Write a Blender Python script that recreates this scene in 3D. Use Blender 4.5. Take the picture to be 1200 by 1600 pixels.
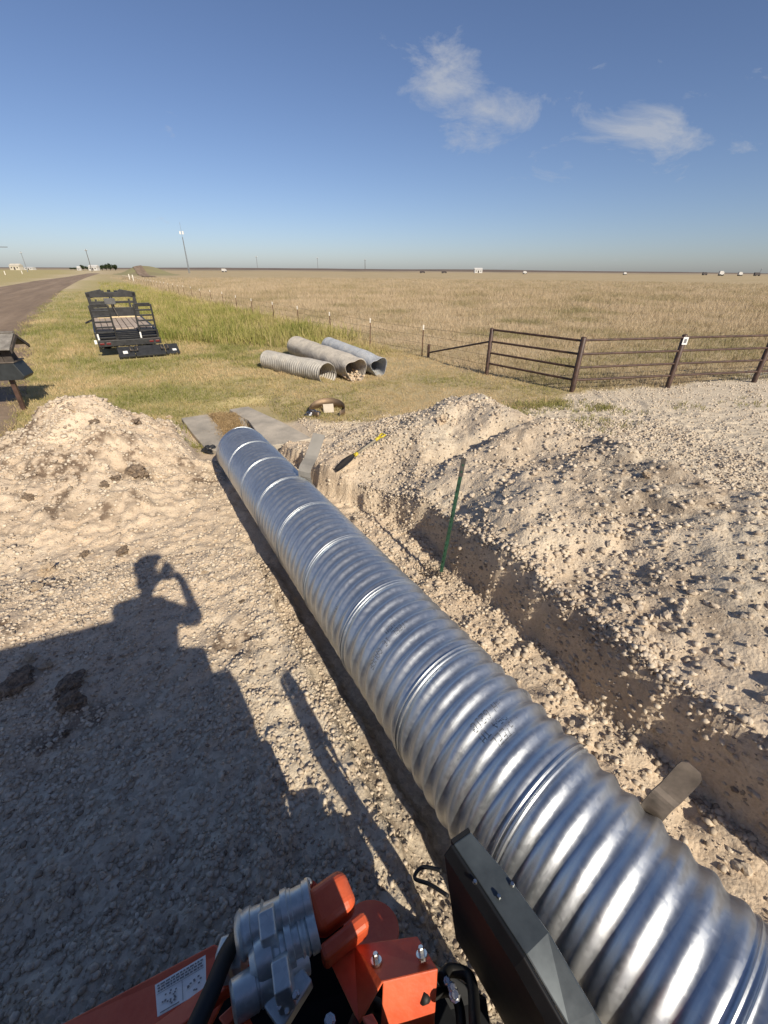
import bpy, bmesh, math, random
import numpy as np
from mathutils import Vector, Matrix
random.seed(7); RNG = np.random.default_rng(11)
for o in list(bpy.data.objects): bpy.data.objects.remove(o, do_unlink=True)
scene = bpy.context.scene
COL = scene.collection

# ------------------------------------------------------------------ camera
FPX = 655.0; PITCH = math.atan((800-423)/FPX); ROLL = math.radians(0.45); CH = 2.5
cp, sp = math.cos(PITCH), math.sin(PITCH)
FW = Vector((0, cp, -sp)); R0 = Vector((1, 0, 0)); U0 = Vector((0, sp, cp))
RT = math.cos(ROLL)*R0 + math.sin(ROLL)*U0
UP = -math.sin(ROLL)*R0 + math.cos(ROLL)*U0
CAM = Vector((0, 0, CH))
cd = bpy.data.cameras.new('camera'); cam = bpy.data.objects.new('camera', cd); COL.objects.link(cam)
cd.sensor_fit = 'VERTICAL'; cd.sensor_height = 36; cd.sensor_width = 27
cd.lens = FPX/1600*36; cd.clip_start = 0.02; cd.clip_end = 20000
m3 = Matrix((RT, UP, -FW)).transposed()
cam.matrix_world = Matrix.Translation(CAM) @ m3.to_4x4()
scene.camera = cam

# ------------------------------------------------------------------ light
SUN = Vector((-0.4549, 0.7085, -0.5395)).normalized()       # direction the light travels
ELEV = math.asin(-SUN.z); AZ = math.atan2(-SUN.x, -SUN.y)
world = bpy.data.worlds.new('World'); scene.world = world; world.use_nodes = True
wn = world.node_tree; wn.nodes.clear()
def N(t, ty, **k):
    n = t.nodes.new(ty)
    for a, b in k.items():
        if a == 'inp':
            for i, v in b.items(): n.inputs[i].default_value = v
        else: setattr(n, a, b)
    return n
sky = N(wn, 'ShaderNodeTexSky', sky_type='NISHITA', sun_disc=False, sun_elevation=ELEV, sun_rotation=AZ,
        altitude=0, air_density=0.8, dust_density=0.65, ozone_density=3.0)
bg = N(wn, 'ShaderNodeBackground'); bg.inputs[1].default_value = 0.077
wo = N(wn, 'ShaderNodeOutputWorld')
# thin cirrus, laid out by compass direction
tc = N(wn, 'ShaderNodeTexCoord'); sep = N(wn, 'ShaderNodeSeparateXYZ')
wn.links.new(tc.outputs['Generated'], sep.inputs[0])
def wmath(op, a, b=None, clamp=False):
    n = N(wn, 'ShaderNodeMath', operation=op); n.use_clamp = clamp
    for i, v in enumerate((a, b)):
        if v is None: continue
        if isinstance(v, (int, float)): n.inputs[i].default_value = v
        else: wn.links.new(v, n.inputs[i])
    return n.outputs[0]
yy = wmath('MAXIMUM', sep.outputs[1], 0.02)
az_ = wmath('DIVIDE', sep.outputs[0], yy); el_ = wmath('DIVIDE', sep.outputs[2], yy)
comb = N(wn, 'ShaderNodeCombineXYZ'); wn.links.new(az_, comb.inputs[0]); wn.links.new(el_, comb.inputs[1])
mp = N(wn, 'ShaderNodeMapping'); mp.inputs['Scale'].default_value = (6.0, 13, 1); mp.inputs['Rotation'].default_value = (0, 0, -0.22)
wn.links.new(comb.outputs[0], mp.inputs[0])
nz = N(wn, 'ShaderNodeTexNoise', inp={'Scale': 1.0, 'Detail': 11.0, 'Roughness': 0.66, 'Distortion': 0.5})
wn.links.new(mp.outputs[0], nz.inputs['Vector'])
def ray(x, y): return FW + (x-600)/FPX*RT - (y-800)/FPX*UP
blobs = [(700,110,70,42,1.0),(790,185,75,40,.85),(870,160,55,28,.6),(925,105,40,20,.6),(1030,205,80,45,1.0),(1088,152,40,14,.8),
         (1160,228,45,16,.5),(820,275,60,10,.4),(965,160,28,18,.5),(888,258,12,10,.8),(760,215,80,18,.7),(1140,200,60,14,.35),(640,120,50,14,.5)]
tot = None
for bx, by, rx, ry, st in blobs:
    d = ray(bx, by); ca, ce = d.x/d.y, d.z/d.y
    d2 = ray(bx+rx, by); wa = abs(d2.x/d2.y - ca); d3 = ray(bx, by-ry); we = abs(d3.z/d3.y - ce)
    da = wmath('DIVIDE', wmath('SUBTRACT', az_, ca), wa); de = wmath('DIVIDE', wmath('SUBTRACT', el_, ce), we)
    q = wmath('ADD', wmath('MULTIPLY', da, da), wmath('MULTIPLY', de, de))
    g = wmath('MULTIPLY', wmath('POWER', 2.718, wmath('MULTIPLY', q, -0.42)), st)
    tot = g if tot is None else wmath('MAXIMUM', tot, g)
cov = wmath('SUBTRACT', wmath('ADD', wmath('MULTIPLY', tot, 0.80), wmath('MULTIPLY', nz.outputs[0], 3.0)), 1.93)
cov = wmath('MULTIPLY', wmath('MULTIPLY', cov, 1.5, True), 0.66)
cov = wmath('MULTIPLY', cov, wmath('GREATER_THAN', sep.outputs[1], 0.03))
mixc = N(wn, 'ShaderNodeMix', data_type='RGBA'); wn.links.new(cov, mixc.inputs[0])
tn = N(wn, 'ShaderNodeMix', data_type='RGBA', blend_type='MULTIPLY'); tn.inputs[0].default_value = 1; tn.inputs[7].default_value = (.94, .90, .97, 1)
wn.links.new(sky.outputs[0], tn.inputs[6])
wn.links.new(tn.outputs[2], mixc.inputs[6]); mixc.inputs[7].default_value = (5.0, 5.2, 5.6, 1)
wn.links.new(mixc.outputs[2], bg.inputs[0]); wn.links.new(bg.outputs[0], wo.inputs[0])

sl = bpy.data.lights.new('sun', 'SUN'); so = bpy.data.objects.new('sun', sl); COL.objects.link(so)
sl.energy = 4.2; sl.angle = math.radians(0.53); sl.color = (1.0, 0.90, 0.74)
so.rotation_euler = SUN.to_track_quat('-Z', 'Y').to_euler(); so.location = (8, -14, 12)
vs = scene.view_settings; vs.view_transform = 'Standard'; vs.look = 'None'; vs.gamma = 1; vs.exposure = 0.42
scene.cycles.max_bounces = 6

# ------------------------------------------------------------------ helpers
def gnd(x, y, z=0.0):
    d = ray(x, y); return CAM + d*((z-CH)/d.z)
def atd(x, y, zc): return CAM + ray(x, y)*zc            # point seen at a pixel, zc metres in front of the lens plane
def aty(x, y, Y): d = ray(x, y); return CAM + d*(Y/d.y)
UD = np.array([-.4985, .8669]); WD = np.array([.8669, .4985]); P0 = np.array([1.172, 0.0])
def xy(u, w): p = P0 + u*UD + w*WD; return float(p[0]), float(p[1])
def to_uw(x, y): a = x-P0[0]; return a*UD[0]+y*UD[1], a*WD[0]+y*WD[1]
def pipe_c(y): return Vector((-1.224-.575*(y-4.167), y, .3625-.044*(y-4.167)))
PR = .35
def ss(x, a, b):
    t = np.clip((np.asarray(x, float)-a)/(b-a), 0, 1); return t*t*(3-2*t)
def hash2(i, j, s):
    h = (i.astype(np.int64)*374761393 + j.astype(np.int64)*668265263 + s*1442695041) & 0xFFFFFFFF
    h = ((h ^ (h >> 13))*1274126177) & 0xFFFFFFFF
    return ((h ^ (h >> 16)) & 0xFFFFFF)/float(0xFFFFFF)
def vnoise(x, y, s=0):
    x = np.asarray(x, float); y = np.asarray(y, float)
    i = np.floor(x); j = np.floor(y); f = x-i; g = y-j
    f = f*f*f*(f*(f*6-15)+10); g = g*g*g*(g*(g*6-15)+10)
    a = hash2(i, j, s); b = hash2(i+1, j, s); c = hash2(i, j+1, s); d = hash2(i+1, j+1, s)
    return (a*(1-f)+b*f)*(1-g)+(c*(1-f)+d*f)*g*1.0 - .5
def fbm(x, y, sc, oc=4, s=0, rough=.5):
    t = 0; a = 1.0; x = np.asarray(x, float)/sc; y = np.asarray(y, float)/sc
    for k in range(oc):
        ca, sa = math.cos(k*1.1+.4), math.sin(k*1.1+.4)
        t = t + a*vnoise((x*ca-y*sa)+17.3*k, (x*sa+y*ca)-9.1*k, s+k); a *= rough; x = x*2.03; y = y*2.03
    return t

def floor_z(u): return .165 - .0381*u - .02
def ridge_z(u): return np.interp(u, [-3, 0, 1.5, 2.7, 4, 4.6, 5.1, 5.6, 6.2, 6.9, 7.4], [.86, 1.02, 1.10, 1.10, 1.00, .95, .98, .82, .52, .16, 0])
def height(x, y):
    x = np.asarray(x, float); y = np.asarray(y, float)
    u, w = to_uw(x, y)
    un = u + .12*fbm(x, y, .9, 3, 3); wq = w + .05*fbm(x, y, .4, 5, 5, .6)
    fl = floor_z(np.clip(u, -2, 8))
    bl = .25*(1-ss(un, 3.85, 5.2)) * ss(x*0+y, -40, -10)
    fl = fl*(1-ss(u, 6.6, 7.6))
    # left of the pipe: pad with a trench edge
    wl = -.47 - 1.4*ss(u, 4.05, 4.75); wd = .06 + .9*ss(u, 4.1, 4.9)
    k = ss(-wq, -wl, -wl+wd)
    ledge = .07*ss(-wq, .30, .36)*(1-ss(u, 3.6, 4.3))
    zl = fl + ledge + (bl-fl-ledge)*k
    # spoil heap on the left
    du = un-8.0; dw = w+1.75
    su = np.where(du < 0, 2.7, 1.15); sw = np.where(dw < 0, 2.0, 1.85)
    d = np.sqrt((du/su)**2+(dw/sw)**2) + .20*fbm(x, y, .7, 4, 21, .6)
    hl = .90*np.clip(1-d, 0, 1)**1.15
    d2 = np.sqrt(((u-8.3)/.42)**2+((w+2.22)/.30)**2); hl = hl + .14*np.clip(1-d2, 0, 1)
    zl = zl + hl
    # right bank: strip, wall, slope to ridge, back slope
    wf = .93 + .062*np.clip(u, 0, 3.6) + .10*fbm(u, u*0+2.5, .7, 4, 31, .6) - .52*ss(u, 3.9, 5.3)
    hw = .64 - .34*ss(u, 2.7, 4.7) + .10*fbm(u, w*.5+7, .6, 3, 36)
    strip = fl + .03 + .05*ss(w, .35, .8) + .05*fbm(x, y, .35, 4, 8)
    rz = ridge_z(u)*(1+.18*fbm(x, y, 1.1, 3, 44)); wr = 2.85 + .3*fbm(u, u*0, 1.5, 2, 50)
    br = .16*(1-ss(y, 4, 9))
    q = np.clip((w-(wf+.13))/(wr-(wf+.13)), 0, 1)
    wall = ss(wq, wf-.02, wf+.07)
    tp = np.minimum(1, rz/.5)
    zr = strip + (hw*tp - strip*tp)*wall
    zr = zr + (rz-hw*tp)*(q**.85)*wall
    back = ss(w, wr, wr+1.1)
    zr = zr*(1-back) + br*back
    # gully and lumps on the heap
    onm = wall*(1-back)*ss(rz, 0, .3)
    zr = zr + onm*(.15*fbm(x, y, .85, 3, 61, .5) + .030*fbm(x, y, .34, 3, 66, .6) + .018*np.abs(fbm(x, y, .14, 3, 67, .6)))
    dh = np.sqrt(((u+.75)/1.15)**2+((w-2.1)/1.25)**2) + .22*fbm(x, y, .6, 3, 68); zr = np.maximum(zr, 1.75*np.clip(1-dh, 0, 1)+.0)  # unseen extra heap, added so its shadow falls along the cut bank
    gul = np.exp(-(((u-4.15)+.35*(w-2.2))/.16)**2)*ss(w, 1.5, 2.0)*(1-ss(w, 2.9, 3.4)); zr = zr - .16*gul
    zz = np.where(w < 0, zl, zr)
    blend = ss(w, -.2, .2); zz = np.where(np.abs(w) < .2, zl*(1-blend)+zr*blend, zz)
    # fade everything to level ground
    far = 1-ss(np.hypot(x, y), 14, 18)
    zz = zz*far
    near = 1-ss(u, 6.2, 7.6)*(hl < .02)
    # small relief
    dirt = dirt_mask(x, y)
    zz = zz + dirt*(.034*fbm(x, y, .30, 4, 71, .6) + .030*fbm(x, y, .10, 3, 81, .65))*(1-.15*onm+.3*(hl > .02))
    zz = zz + (1-dirt)*.03*fbm(x, y, .7, 3, 90)*far
    seat = ss(u, 6.75, 7.15)*(1-ss(u, 9.8, 10.1))*ss(w, -.75, -.45)*(1-ss(w, 1.25, 1.6))
    zz = zz*(1-seat) + np.minimum(zz, np.where((w > .40) & (w < .78) & (u < 9.0), -.42, -.03))*seat
    return zz
rightE = [(-3.7, -14), (-3.55, 4), (-3.6, 9.5), (-3.75, 12), (-4.3, 18), (-5.6, 28), (-6.3, 45), (-7.4, 77), (-8.0, 130), (-7.9, 187), (-7, 260), (-6, 330)]
leftE = [(-13.5, -14), (-13.5, 4), (-13.5, 9.5), (-13.5, 12), (-13.6, 18), (-13.8, 28), (-14.4, 45), (-15.6, 77), (-15.8, 130), (-13.5, 187), (-12.5, 260), (-11.5, 330)]
def road_w(u): return np.interp(u, [p[1] for p in rightE], [p[0] for p in rightE])
def grass_mask(x, y):
    u, w = to_uw(x, y)
    n = fbm(x, y, .8, 4, 101)
    lim = np.interp(w, [-6, -3.6, -3, -1.7, -.6, 0, 1.4, 1.8, 2.6, 3.4, 4.5, 8], [8.4, 8.6, 8.9, 9.0, 8.9, 9.2, 8.3, 7.7, 7.2, 7.0, 6.6, 6.4])
    a = ss(u + .55*n, lim-.25, lim+.35)
    line = 2.75 + (y-8.1)*.82 + .8*fbm(x, y, .9, 3, 111)
    b = 1-ss(x, line-.25, line+.35)
    field = fence_side(x, y)
    b = np.maximum(b, field)
    rw = road_w(u); rd = np.maximum(ss(w + .35*fbm(x, y, 1.3, 3, 120), rw-.2, rw+.2), 1-ss(w, -15.5, -14.5))
    far = ss(u, 8, 14)
    return a*b*np.clip(rd, 0, 1)
GATE = [(gnd(669, 559)), gnd(760, 585), gnd(893, 613), gnd(1043, 605), gnd(1177, 598)]
def fence_side(x, y):
    """1 beyond the pipe fence on the right"""
    gx = [GATE[1].x, GATE[2].x, GATE[3].x, GATE[4].x, 40]; gy = [GATE[1].y, GATE[2].y, GATE[3].y, GATE[4].y, 18.0]
    yl = np.interp(x, gx, gy)
    return ss(y + .3*fbm(x, y, .7, 3, 130), yl-.1, yl+.5)*(x > 2.2)
def dirt_mask(x, y): return 1-grass_mask(x, y)

FE0 = gnd(659, 557); FEDIR = Vector((-.545, .838, 0)).normalized()
def field_mask(x, y):
    s = (x-FE0.x)*FEDIR.y - (y-FE0.y)*FEDIR.x       # >0 to the right of the fence
    return np.clip(ss(s + .5*fbm(x, y, .9, 2, 140), -.3, .5)*ss(y, 12, 13.5) + fence_side(x, y), 0, 1)

# ---- materials
MATS = {}
def nodes_of(name):
    m = bpy.data.materials.new(name); m.use_nodes = True; t = m.node_tree
    b = t.nodes['Principled BSDF']; return m, t, b
def mat(name, col, rough=.6, metal=0., var=.18, scale=9., bump=0., bscale=60., col2=None, spec=None, detail=5., coat=0.):
    if name in MATS: return MATS[name]
    m, t, b = nodes_of(name)
    tcn = N(t, 'ShaderNodeTexCoord'); nz = N(t, 'ShaderNodeTexNoise', inp={'Scale': scale, 'Detail': detail, 'Roughness': .62})
    t.links.new(tcn.outputs['Object'], nz.inputs['Vector'])
    r = N(t, 'ShaderNodeValToRGB'); c = np.array(col)
    c2 = np.array(col2) if col2 is not None else np.clip(c*(1+var), 0, 1)
    c1 = c*(1-var)
    r.color_ramp.elements[0].position = .32; r.color_ramp.elements[1].position = .68
    r.color_ramp.elements[0].color = (*c1, 1); r.color_ramp.elements[1].color = (*c2, 1)
    t.links.new(nz.outputs[0], r.inputs[0]); t.links.new(r.outputs[0], b.inputs['Base Color'])
    b.inputs['Roughness'].default_value = rough; b.inputs['Metallic'].default_value = metal
    mr = N(t, 'ShaderNodeMapRange', inp={'To Min': max(0, rough-.1), 'To Max': min(1, rough+.14)})
    t.links.new(nz.outputs[0], mr.inputs[0]); t.links.new(mr.outputs[0], b.inputs['Roughness'])
    if spec is not None: b.inputs['Specular IOR Level'].default_value = spec
    if coat: b.inputs['Coat Weight'].default_value = coat
    if bump:
        n2 = N(t, 'ShaderNodeTexNoise', inp={'Scale': bscale, 'Detail': 4.0})
        t.links.new(tcn.outputs['Object'], n2.inputs['Vector'])
        bp = N(t, 'ShaderNodeBump', inp={'Strength': bump, 'Distance': .01})
        t.links.new(n2.outputs[0], bp.inputs['Height']); t.links.new(bp.outputs[0], b.inputs['Normal'])
    MATS[name] = m; return m
def ramp(t, fac, stops):
    r = N(t, 'ShaderNodeValToRGB'); e = r.color_ramp.elements
    while len(e) < len(stops): e.new(.5)
    for i, (p, c) in enumerate(stops): e[i].position = p; e[i].color = (*c, 1)
    t.links.new(fac, r.inputs[0]); return r.outputs[0]
def mixc_(t, f, a, b, mode='MIX'):
    n = N(t, 'ShaderNodeMix', data_type='RGBA', blend_type=mode)
    for i, v in ((0, f), (6, a), (7, b)):
        if isinstance(v, (int, float)): n.inputs[i].default_value = v
        elif isinstance(v, tuple): n.inputs[i].default_value = (*v, 1)
        else: t.links.new(v, n.inputs[i])
    return n.outputs[2]
def tnoise(t, vec, scale, detail=5., rough=.6):
    n = N(t, 'ShaderNodeTexNoise', inp={'Scale': scale, 'Detail': detail, 'Roughness': rough}); t.links.new(vec, n.inputs['Vector']); return n.outputs[0]

def ground_material():
    m, t, b = nodes_of('ground_soil')
    geo = N(t, 'ShaderNodeNewGeometry'); pos = geo.outputs['Position']
    at = N(t, 'ShaderNodeAttribute', attribute_name='mask'); sp_ = N(t, 'ShaderNodeSeparateColor'); t.links.new(at.outputs['Color'], sp_.inputs[0])
    grass, gravel, dark = sp_.outputs[0], sp_.outputs[1], sp_.outputs[2]; field = at.outputs['Alpha']
    big = tnoise(t, pos, 1.1, 6); mid = tnoise(t, pos, 7, 6, .65); fine = tnoise(t, pos, 55, 5, .7)
    soil = ramp(t, big, [(.3, (.53, .385, .25)), (.5, (.61, .475, .33)), (.68, (.68, .58, .43))])
    soil = mixc_(t, .55, soil, ramp(t, mid, [(.3, (.38, .275, .185)), (.5, (.62, .49, .355)), (.7, (.74, .63, .475))]))
    soil = mixc_(t, .35, soil, ramp(t, fine, [(.3, (.36, .27, .19)), (.6, (.80, .68, .53))]))
    vor = N(t, 'ShaderNodeTexVoronoi', inp={'Scale': 42.0}); t.links.new(pos, vor.inputs['Vector'])
    gr = mixc_(t, .5, ramp(t, mid, [(.35, (.50, .42, .32)), (.65, (.68, .585, .455))]), ramp(t, vor.outputs['Color'], [(.1, (.36, .295, .21)), (.9, (.80, .70, .54))]))
    c = mixc_(t, gravel, soil, gr)
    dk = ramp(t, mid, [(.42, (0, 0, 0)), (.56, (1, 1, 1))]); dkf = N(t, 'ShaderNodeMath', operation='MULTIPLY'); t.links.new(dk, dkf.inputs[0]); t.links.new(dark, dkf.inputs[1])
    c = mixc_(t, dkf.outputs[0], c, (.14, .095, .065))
    gbig = tnoise(t, pos, .35, 4); gmid = tnoise(t, pos, 2.2, 6, .7)
    gv = ramp(t, gbig, [(.33, (.52, .40, .215)), (.5, (.42, .36, .155)), (.66, (.30, .295, .10))])
    gv = mixc_(t, .5, gv, ramp(t, gmid, [(.3, (.27, .225, .10)), (.5, (.46, .375, .185)), (.72, (.60, .47, .27))]))
    gv = mixc_(t, .3, gv, ramp(t, tnoise(t, pos, 24, 5, .7), [(.35, (.20, .18, .075)), (.65, (.60, .51, .29))]))
    fv = ramp(t, tnoise(t, pos, .07, 8, .72), [(.30, (.36, .295, .165)), (.5, (.48, .385, .245)), (.70, (.58, .475, .33))])
    fv = mixc_(t, .45, fv, ramp(t, tnoise(t, pos, 1.3, 8, .72), [(.32, (.22, .17, .085)), (.5, (.40, .31, .165)), (.7, (.54, .41, .25))]))
    c = mixc_(t, grass, c, gv); c = mixc_(t, field, c, fv)
    t.links.new(c, b.inputs['Base Color']); b.inputs['Roughness'].default_value = .95; b.inputs['Specular IOR Level'].default_value = .15
    h1 = tnoise(t, pos, 26, 6, .72); vb = N(t, 'ShaderNodeTexVoronoi', inp={'Scale': 55.0}); t.links.new(pos, vb.inputs['Vector'])
    ad = N(t, 'ShaderNodeMath', operation='MULTIPLY_ADD', inp={1: -.3}); t.links.new(vb.outputs['Distance'], ad.inputs[0]); t.links.new(h1, ad.inputs[2])
    bp = N(t, 'ShaderNodeBump', inp={'Strength': .7, 'Distance': .02}); t.links.new(ad.outputs[0], bp.inputs['Height']); t.links.new(bp.outputs[0], b.inputs['Normal'])
    return m

# ---- object helpers
def tag(o, label=None, cat=None, group=None, kind=None):
    if label: o['label'] = label
    if cat: o['category'] = cat
    if group: o['group'] = group
    if kind: o['kind'] = kind
    return o
def thing(name, label, cat, loc=(0, 0, 0), rz=0, group=None):
    o = bpy.data.objects.new(name, None); COL.objects.link(o); o.location = loc; o.rotation_euler = (0, 0, rz)
    o.empty_display_size = .1
    return tag(o, label, cat, group)
class MB:
    def __init__(s): s.v = []; s.f = []
    def add(s, vs, fs):
        n = len(s.v); s.v += [tuple(v) for v in vs]; s.f += [tuple(n+i for i in f) for f in fs]; return s
    def box(s, c, size, R=None):
        c = Vector(c); hx, hy, hz = [q/2 for q in size]; vs = []
        for X in (-hx, hx):
            for Y in (-hy, hy):
                for Z in (-hz, hz):
                    p = Vector((X, Y, Z)); p = R @ p if R else p; vs.append(c+p)
        return s.add(vs, [(0,1,3,2),(4,6,7,5),(0,4,5,1),(2,3,7,6),(0,2,6,4),(1,5,7,3)])
    def bar(s, a, b, wdt, thk, up=(0, 0, 1)):
        a = Vector(a); b = Vector(b); d = (b-a); L = d.length; d.normalize(); upv = Vector(up)
        sd = d.cross(upv)
        if sd.length < 1e-4: sd = d.cross(Vector((1, 0, 0)))
        sd.normalize(); n = sd.cross(d).normalized()
        R = Matrix((sd, d, n)).transposed(); return s.box((a+b)/2, (wdt, L, thk), R)
    def tube(s, pts, r, n=10, caps=True):
        pts = [Vector(p) for p in pts]; rs = r if isinstance(r, (list, tuple)) else [r]*len(pts); vs = []; prev = None
        for i, p in enumerate(pts):
            d = (pts[min(i+1, len(pts)-1)]-pts[max(i-1, 0)]).normalized()
            if prev is None:
                a = d.cross(Vector((0, 0, 1)))
                if a.length < .05: a = d.cross(Vector((1, 0, 0)))
            else: a = prev - d*prev.dot(d)
            a.normalize(); prev = a; c = d.cross(a)
            for k in range(n):
                th = 2*math.pi*k/n; vs.append(p+(a*math.cos(th)+c*math.sin(th))*rs[i])
        fs = []
        for i in range(len(pts)-1):
            for k in range(n): fs.append((i*n+k, i*n+(k+1) % n, (i+1)*n+(k+1) % n, (i+1)*n+k))
        if caps: fs.append(tuple(range(n))[::-1]); fs.append(tuple(range((len(pts)-1)*n, len(pts)*n)))
        return s.add(vs, fs)
    def lathe(s, a, b, prof, n=20):
        """prof: list of (fraction along a-b, radius)"""
        a = Vector(a); b = Vector(b); d = (b-a).normalized(); x = d.cross(Vector((0, 0, 1)))
        if x.length < .05: x = d.cross(Vector((1, 0, 0)))
        x.normalize(); y = d.cross(x); vs = []; fs = []
        for fr, r in prof:
            p = a+(b-a)*fr
            for k in range(n): th = 2*math.pi*k/n; vs.append(p+(x*math.cos(th)+y*math.sin(th))*max(r, 1e-4))
        for i in range(len(prof)-1):
            for k in range(n): fs.append((i*n+k, i*n+(k+1) % n, (i+1)*n+(k+1) % n, (i+1)*n+k))
        fs.append(tuple(range(n))[::-1]); fs.append(tuple(range((len(prof)-1)*n, len(prof)*n)))
        return s.add(vs, fs)
    def prism(s, poly, ext):
        ext = Vector(ext); n = len(poly); vs = [Vector(p) for p in poly]+[Vector(p)+ext for p in poly]
        fs = [tuple(range(n))[::-1], tuple(range(n, 2*n))]+[(i, (i+1) % n, n+(i+1) % n, n+i) for i in range(n)]
        return s.add(vs, fs)
    def build(s, name, m, parent=None, world=False, smooth=False, bevel=0., thick=0., auto=None):
        me = bpy.data.meshes.new(name); vs = s.v
        if world and parent is not None:
            q = parent
            off = Vector((0, 0, 0))
            while q is not None: off += q.location; q = q.parent
            vs = [tuple(Vector(v)-off) for v in vs]
        me.from_pydata(vs, [], s.f); me.update()
        bm = bmesh.new(); bm.from_mesh(me); bmesh.ops.recalc_face_normals(bm, faces=bm.faces); bm.to_mesh(me); bm.free()
        me.materials.append(m)
        if smooth or auto: me.polygons.foreach_set('use_smooth', [True]*len(me.polygons))
        o = bpy.data.objects.new(name, me); COL.objects.link(o)
        if parent is not None: o.parent = parent
        if thick: md = o.modifiers.new('t', 'SOLIDIFY'); md.thickness = thick; md.offset = -1
        if bevel: md = o.modifiers.new('b', 'BEVEL'); md.width = bevel; md.segments = 2; md.limit_method = 'ANGLE'; md.angle_limit = math.radians(35)
        if auto: md = o.modifiers.new('e', 'EDGE_SPLIT'); md.split_angle = math.radians(auto)
        return o
def np_mesh(name, v, f, m, attr=None, cols=None, smooth=False):
    """v (n,3), f (k,q) arrays"""
    me = bpy.data.meshes.new(name); n, k, q = len(v), len(f), f.shape[1]
    me.vertices.add(n); me.vertices.foreach_set('co', np.asarray(v, np.float32).ravel())
    me.loops.add(k*q); me.loops.foreach_set('vertex_index', np.asarray(f, np.int32).ravel())
    me.polygons.add(k); me.polygons.foreach_set('loop_start', np.arange(0, k*q, q, dtype=np.int32)); me.polygons.foreach_set('loop_total', np.full(k, q, np.int32))
    if smooth: me.polygons.foreach_set('use_smooth', np.ones(k, bool))
    me.update(calc_edges=True)
    if attr:
        a = me.color_attributes.new(attr, 'FLOAT_COLOR', 'POINT'); a.data.foreach_set('color', np.asarray(cols, np.float32).ravel())
    me.materials.append(m); o = bpy.data.objects.new(name, me); COL.objects.link(o); return o

# ------------------------------------------------------------------ ground sheet
def axis(lo, hi, step, far_lo, far_hi, g=1.075):
    mid = list(np.arange(lo, hi+1e-6, step)); a = []; s = step; p = lo
    while p > far_lo: s *= g; p -= s; a.append(p)
    b = []; s = step; p = hi
    while p < far_hi: s *= g; p += s; b.append(p)
    return np.array(a[::-1]+mid+b)
GX = axis(-5.2, 5.6, .026, -6000, 6000); GY = axis(-.3, 8.2, .026, -300, 9000)
X, Y = np.meshgrid(GX, GY); xf, yf = X.ravel(), Y.ravel()
near = (np.hypot(xf, yf) < 30)
Z = np.zeros_like(xf); Z[near] = height(xf[near], yf[near])
u_, w_ = to_uw(xf, yf)
gm = grass_mask(xf, yf); fm = field_mask(xf, yf)
fm = np.maximum(fm, .75*ss(xf+.1*yf+1.2*fbm(xf, yf, 1.2, 4, 117), -4.2, .4)*(yf < 24)*(yf > 6))
gravel = np.maximum((1-ss(u_+.5*fbm(xf, yf, .6, 3, 150), 2.2, 3.4))*(w_ < 0), ss(w_, 3.0, 3.8)*1.0)
gravel = np.maximum(gravel, (.45+.5*ss(fbm(xf, yf, .7, 4, 155), -.1, .3))*ss(w_, .9, 1.5))
hl_d = np.sqrt(((u_-8)/2.0)**2+((w_+1.75)/1.8)**2)
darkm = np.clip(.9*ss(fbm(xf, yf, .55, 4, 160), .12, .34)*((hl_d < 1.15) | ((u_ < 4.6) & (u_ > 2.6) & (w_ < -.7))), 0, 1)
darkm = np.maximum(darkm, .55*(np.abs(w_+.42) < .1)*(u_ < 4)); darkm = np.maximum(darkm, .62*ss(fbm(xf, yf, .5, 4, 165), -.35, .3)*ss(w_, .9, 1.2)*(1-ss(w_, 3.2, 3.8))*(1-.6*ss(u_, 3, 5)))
darkm = np.maximum(darkm, .5*ss(fbm(xf, yf, .30, 4, 166), .02, .25)*(hl_d < 1.2))
ny, nx = X.shape
idx = np.arange(nx*ny).reshape(ny, nx)
F = np.stack([idx[:-1, :-1], idx[:-1, 1:], idx[1:, 1:], idx[1:, :-1]], -1).reshape(-1, 4)
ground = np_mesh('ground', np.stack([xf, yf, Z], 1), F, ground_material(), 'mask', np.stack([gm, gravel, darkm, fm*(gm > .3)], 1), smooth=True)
tag(ground, kind='structure')

# ------------------------------------------------------------------ dirt road
road_m, t, b = nodes_of('road_dirt')
geo = N(t, 'ShaderNodeNewGeometry')
mpr = N(t, 'ShaderNodeMapping'); mpr.inputs['Rotation'].default_value = (0, 0, -math.atan2(-UD[0], UD[1])); mpr.vector_type = 'TEXTURE'; mpr.inputs['Scale'].default_value = (1.0, 16.0, 1); mpr.inputs['Rotation'].default_value = (0, 0, math.atan2(-UD[0], UD[1]))
t.links.new(geo.outputs['Position'], mpr.inputs[0])
c1 = ramp(t, tnoise(t, mpr.outputs[0], .9, 5), [(.3, (.17, .115, .072)), (.5, (.27, .19, .12)), (.7, (.40, .295, .20))])
c2 = ramp(t, tnoise(t, geo.outputs['Position'], 3, 6, .7), [(.3, (.12, .085, .06)), (.7, (.33, .24, .165))])
t.links.new(mixc_(t, .4, c1, c2), b.inputs['Base Color']); b.inputs['Roughness'].default_value = .95
bp = N(t, 'ShaderNodeBump', inp={'Strength': .6, 'Distance': .03}); t.links.new(tnoise(t, geo.outputs['Position'], 12, 6, .7), bp.inputs['Height']); t.links.new(bp.outputs[0], b.inputs['Normal'])
uu = np.unique(np.concatenate([np.arange(-14, 40, .5), np.geomspace(40, 330, 60)]))
vs_, fs_ = [], []
NR = 16
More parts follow.
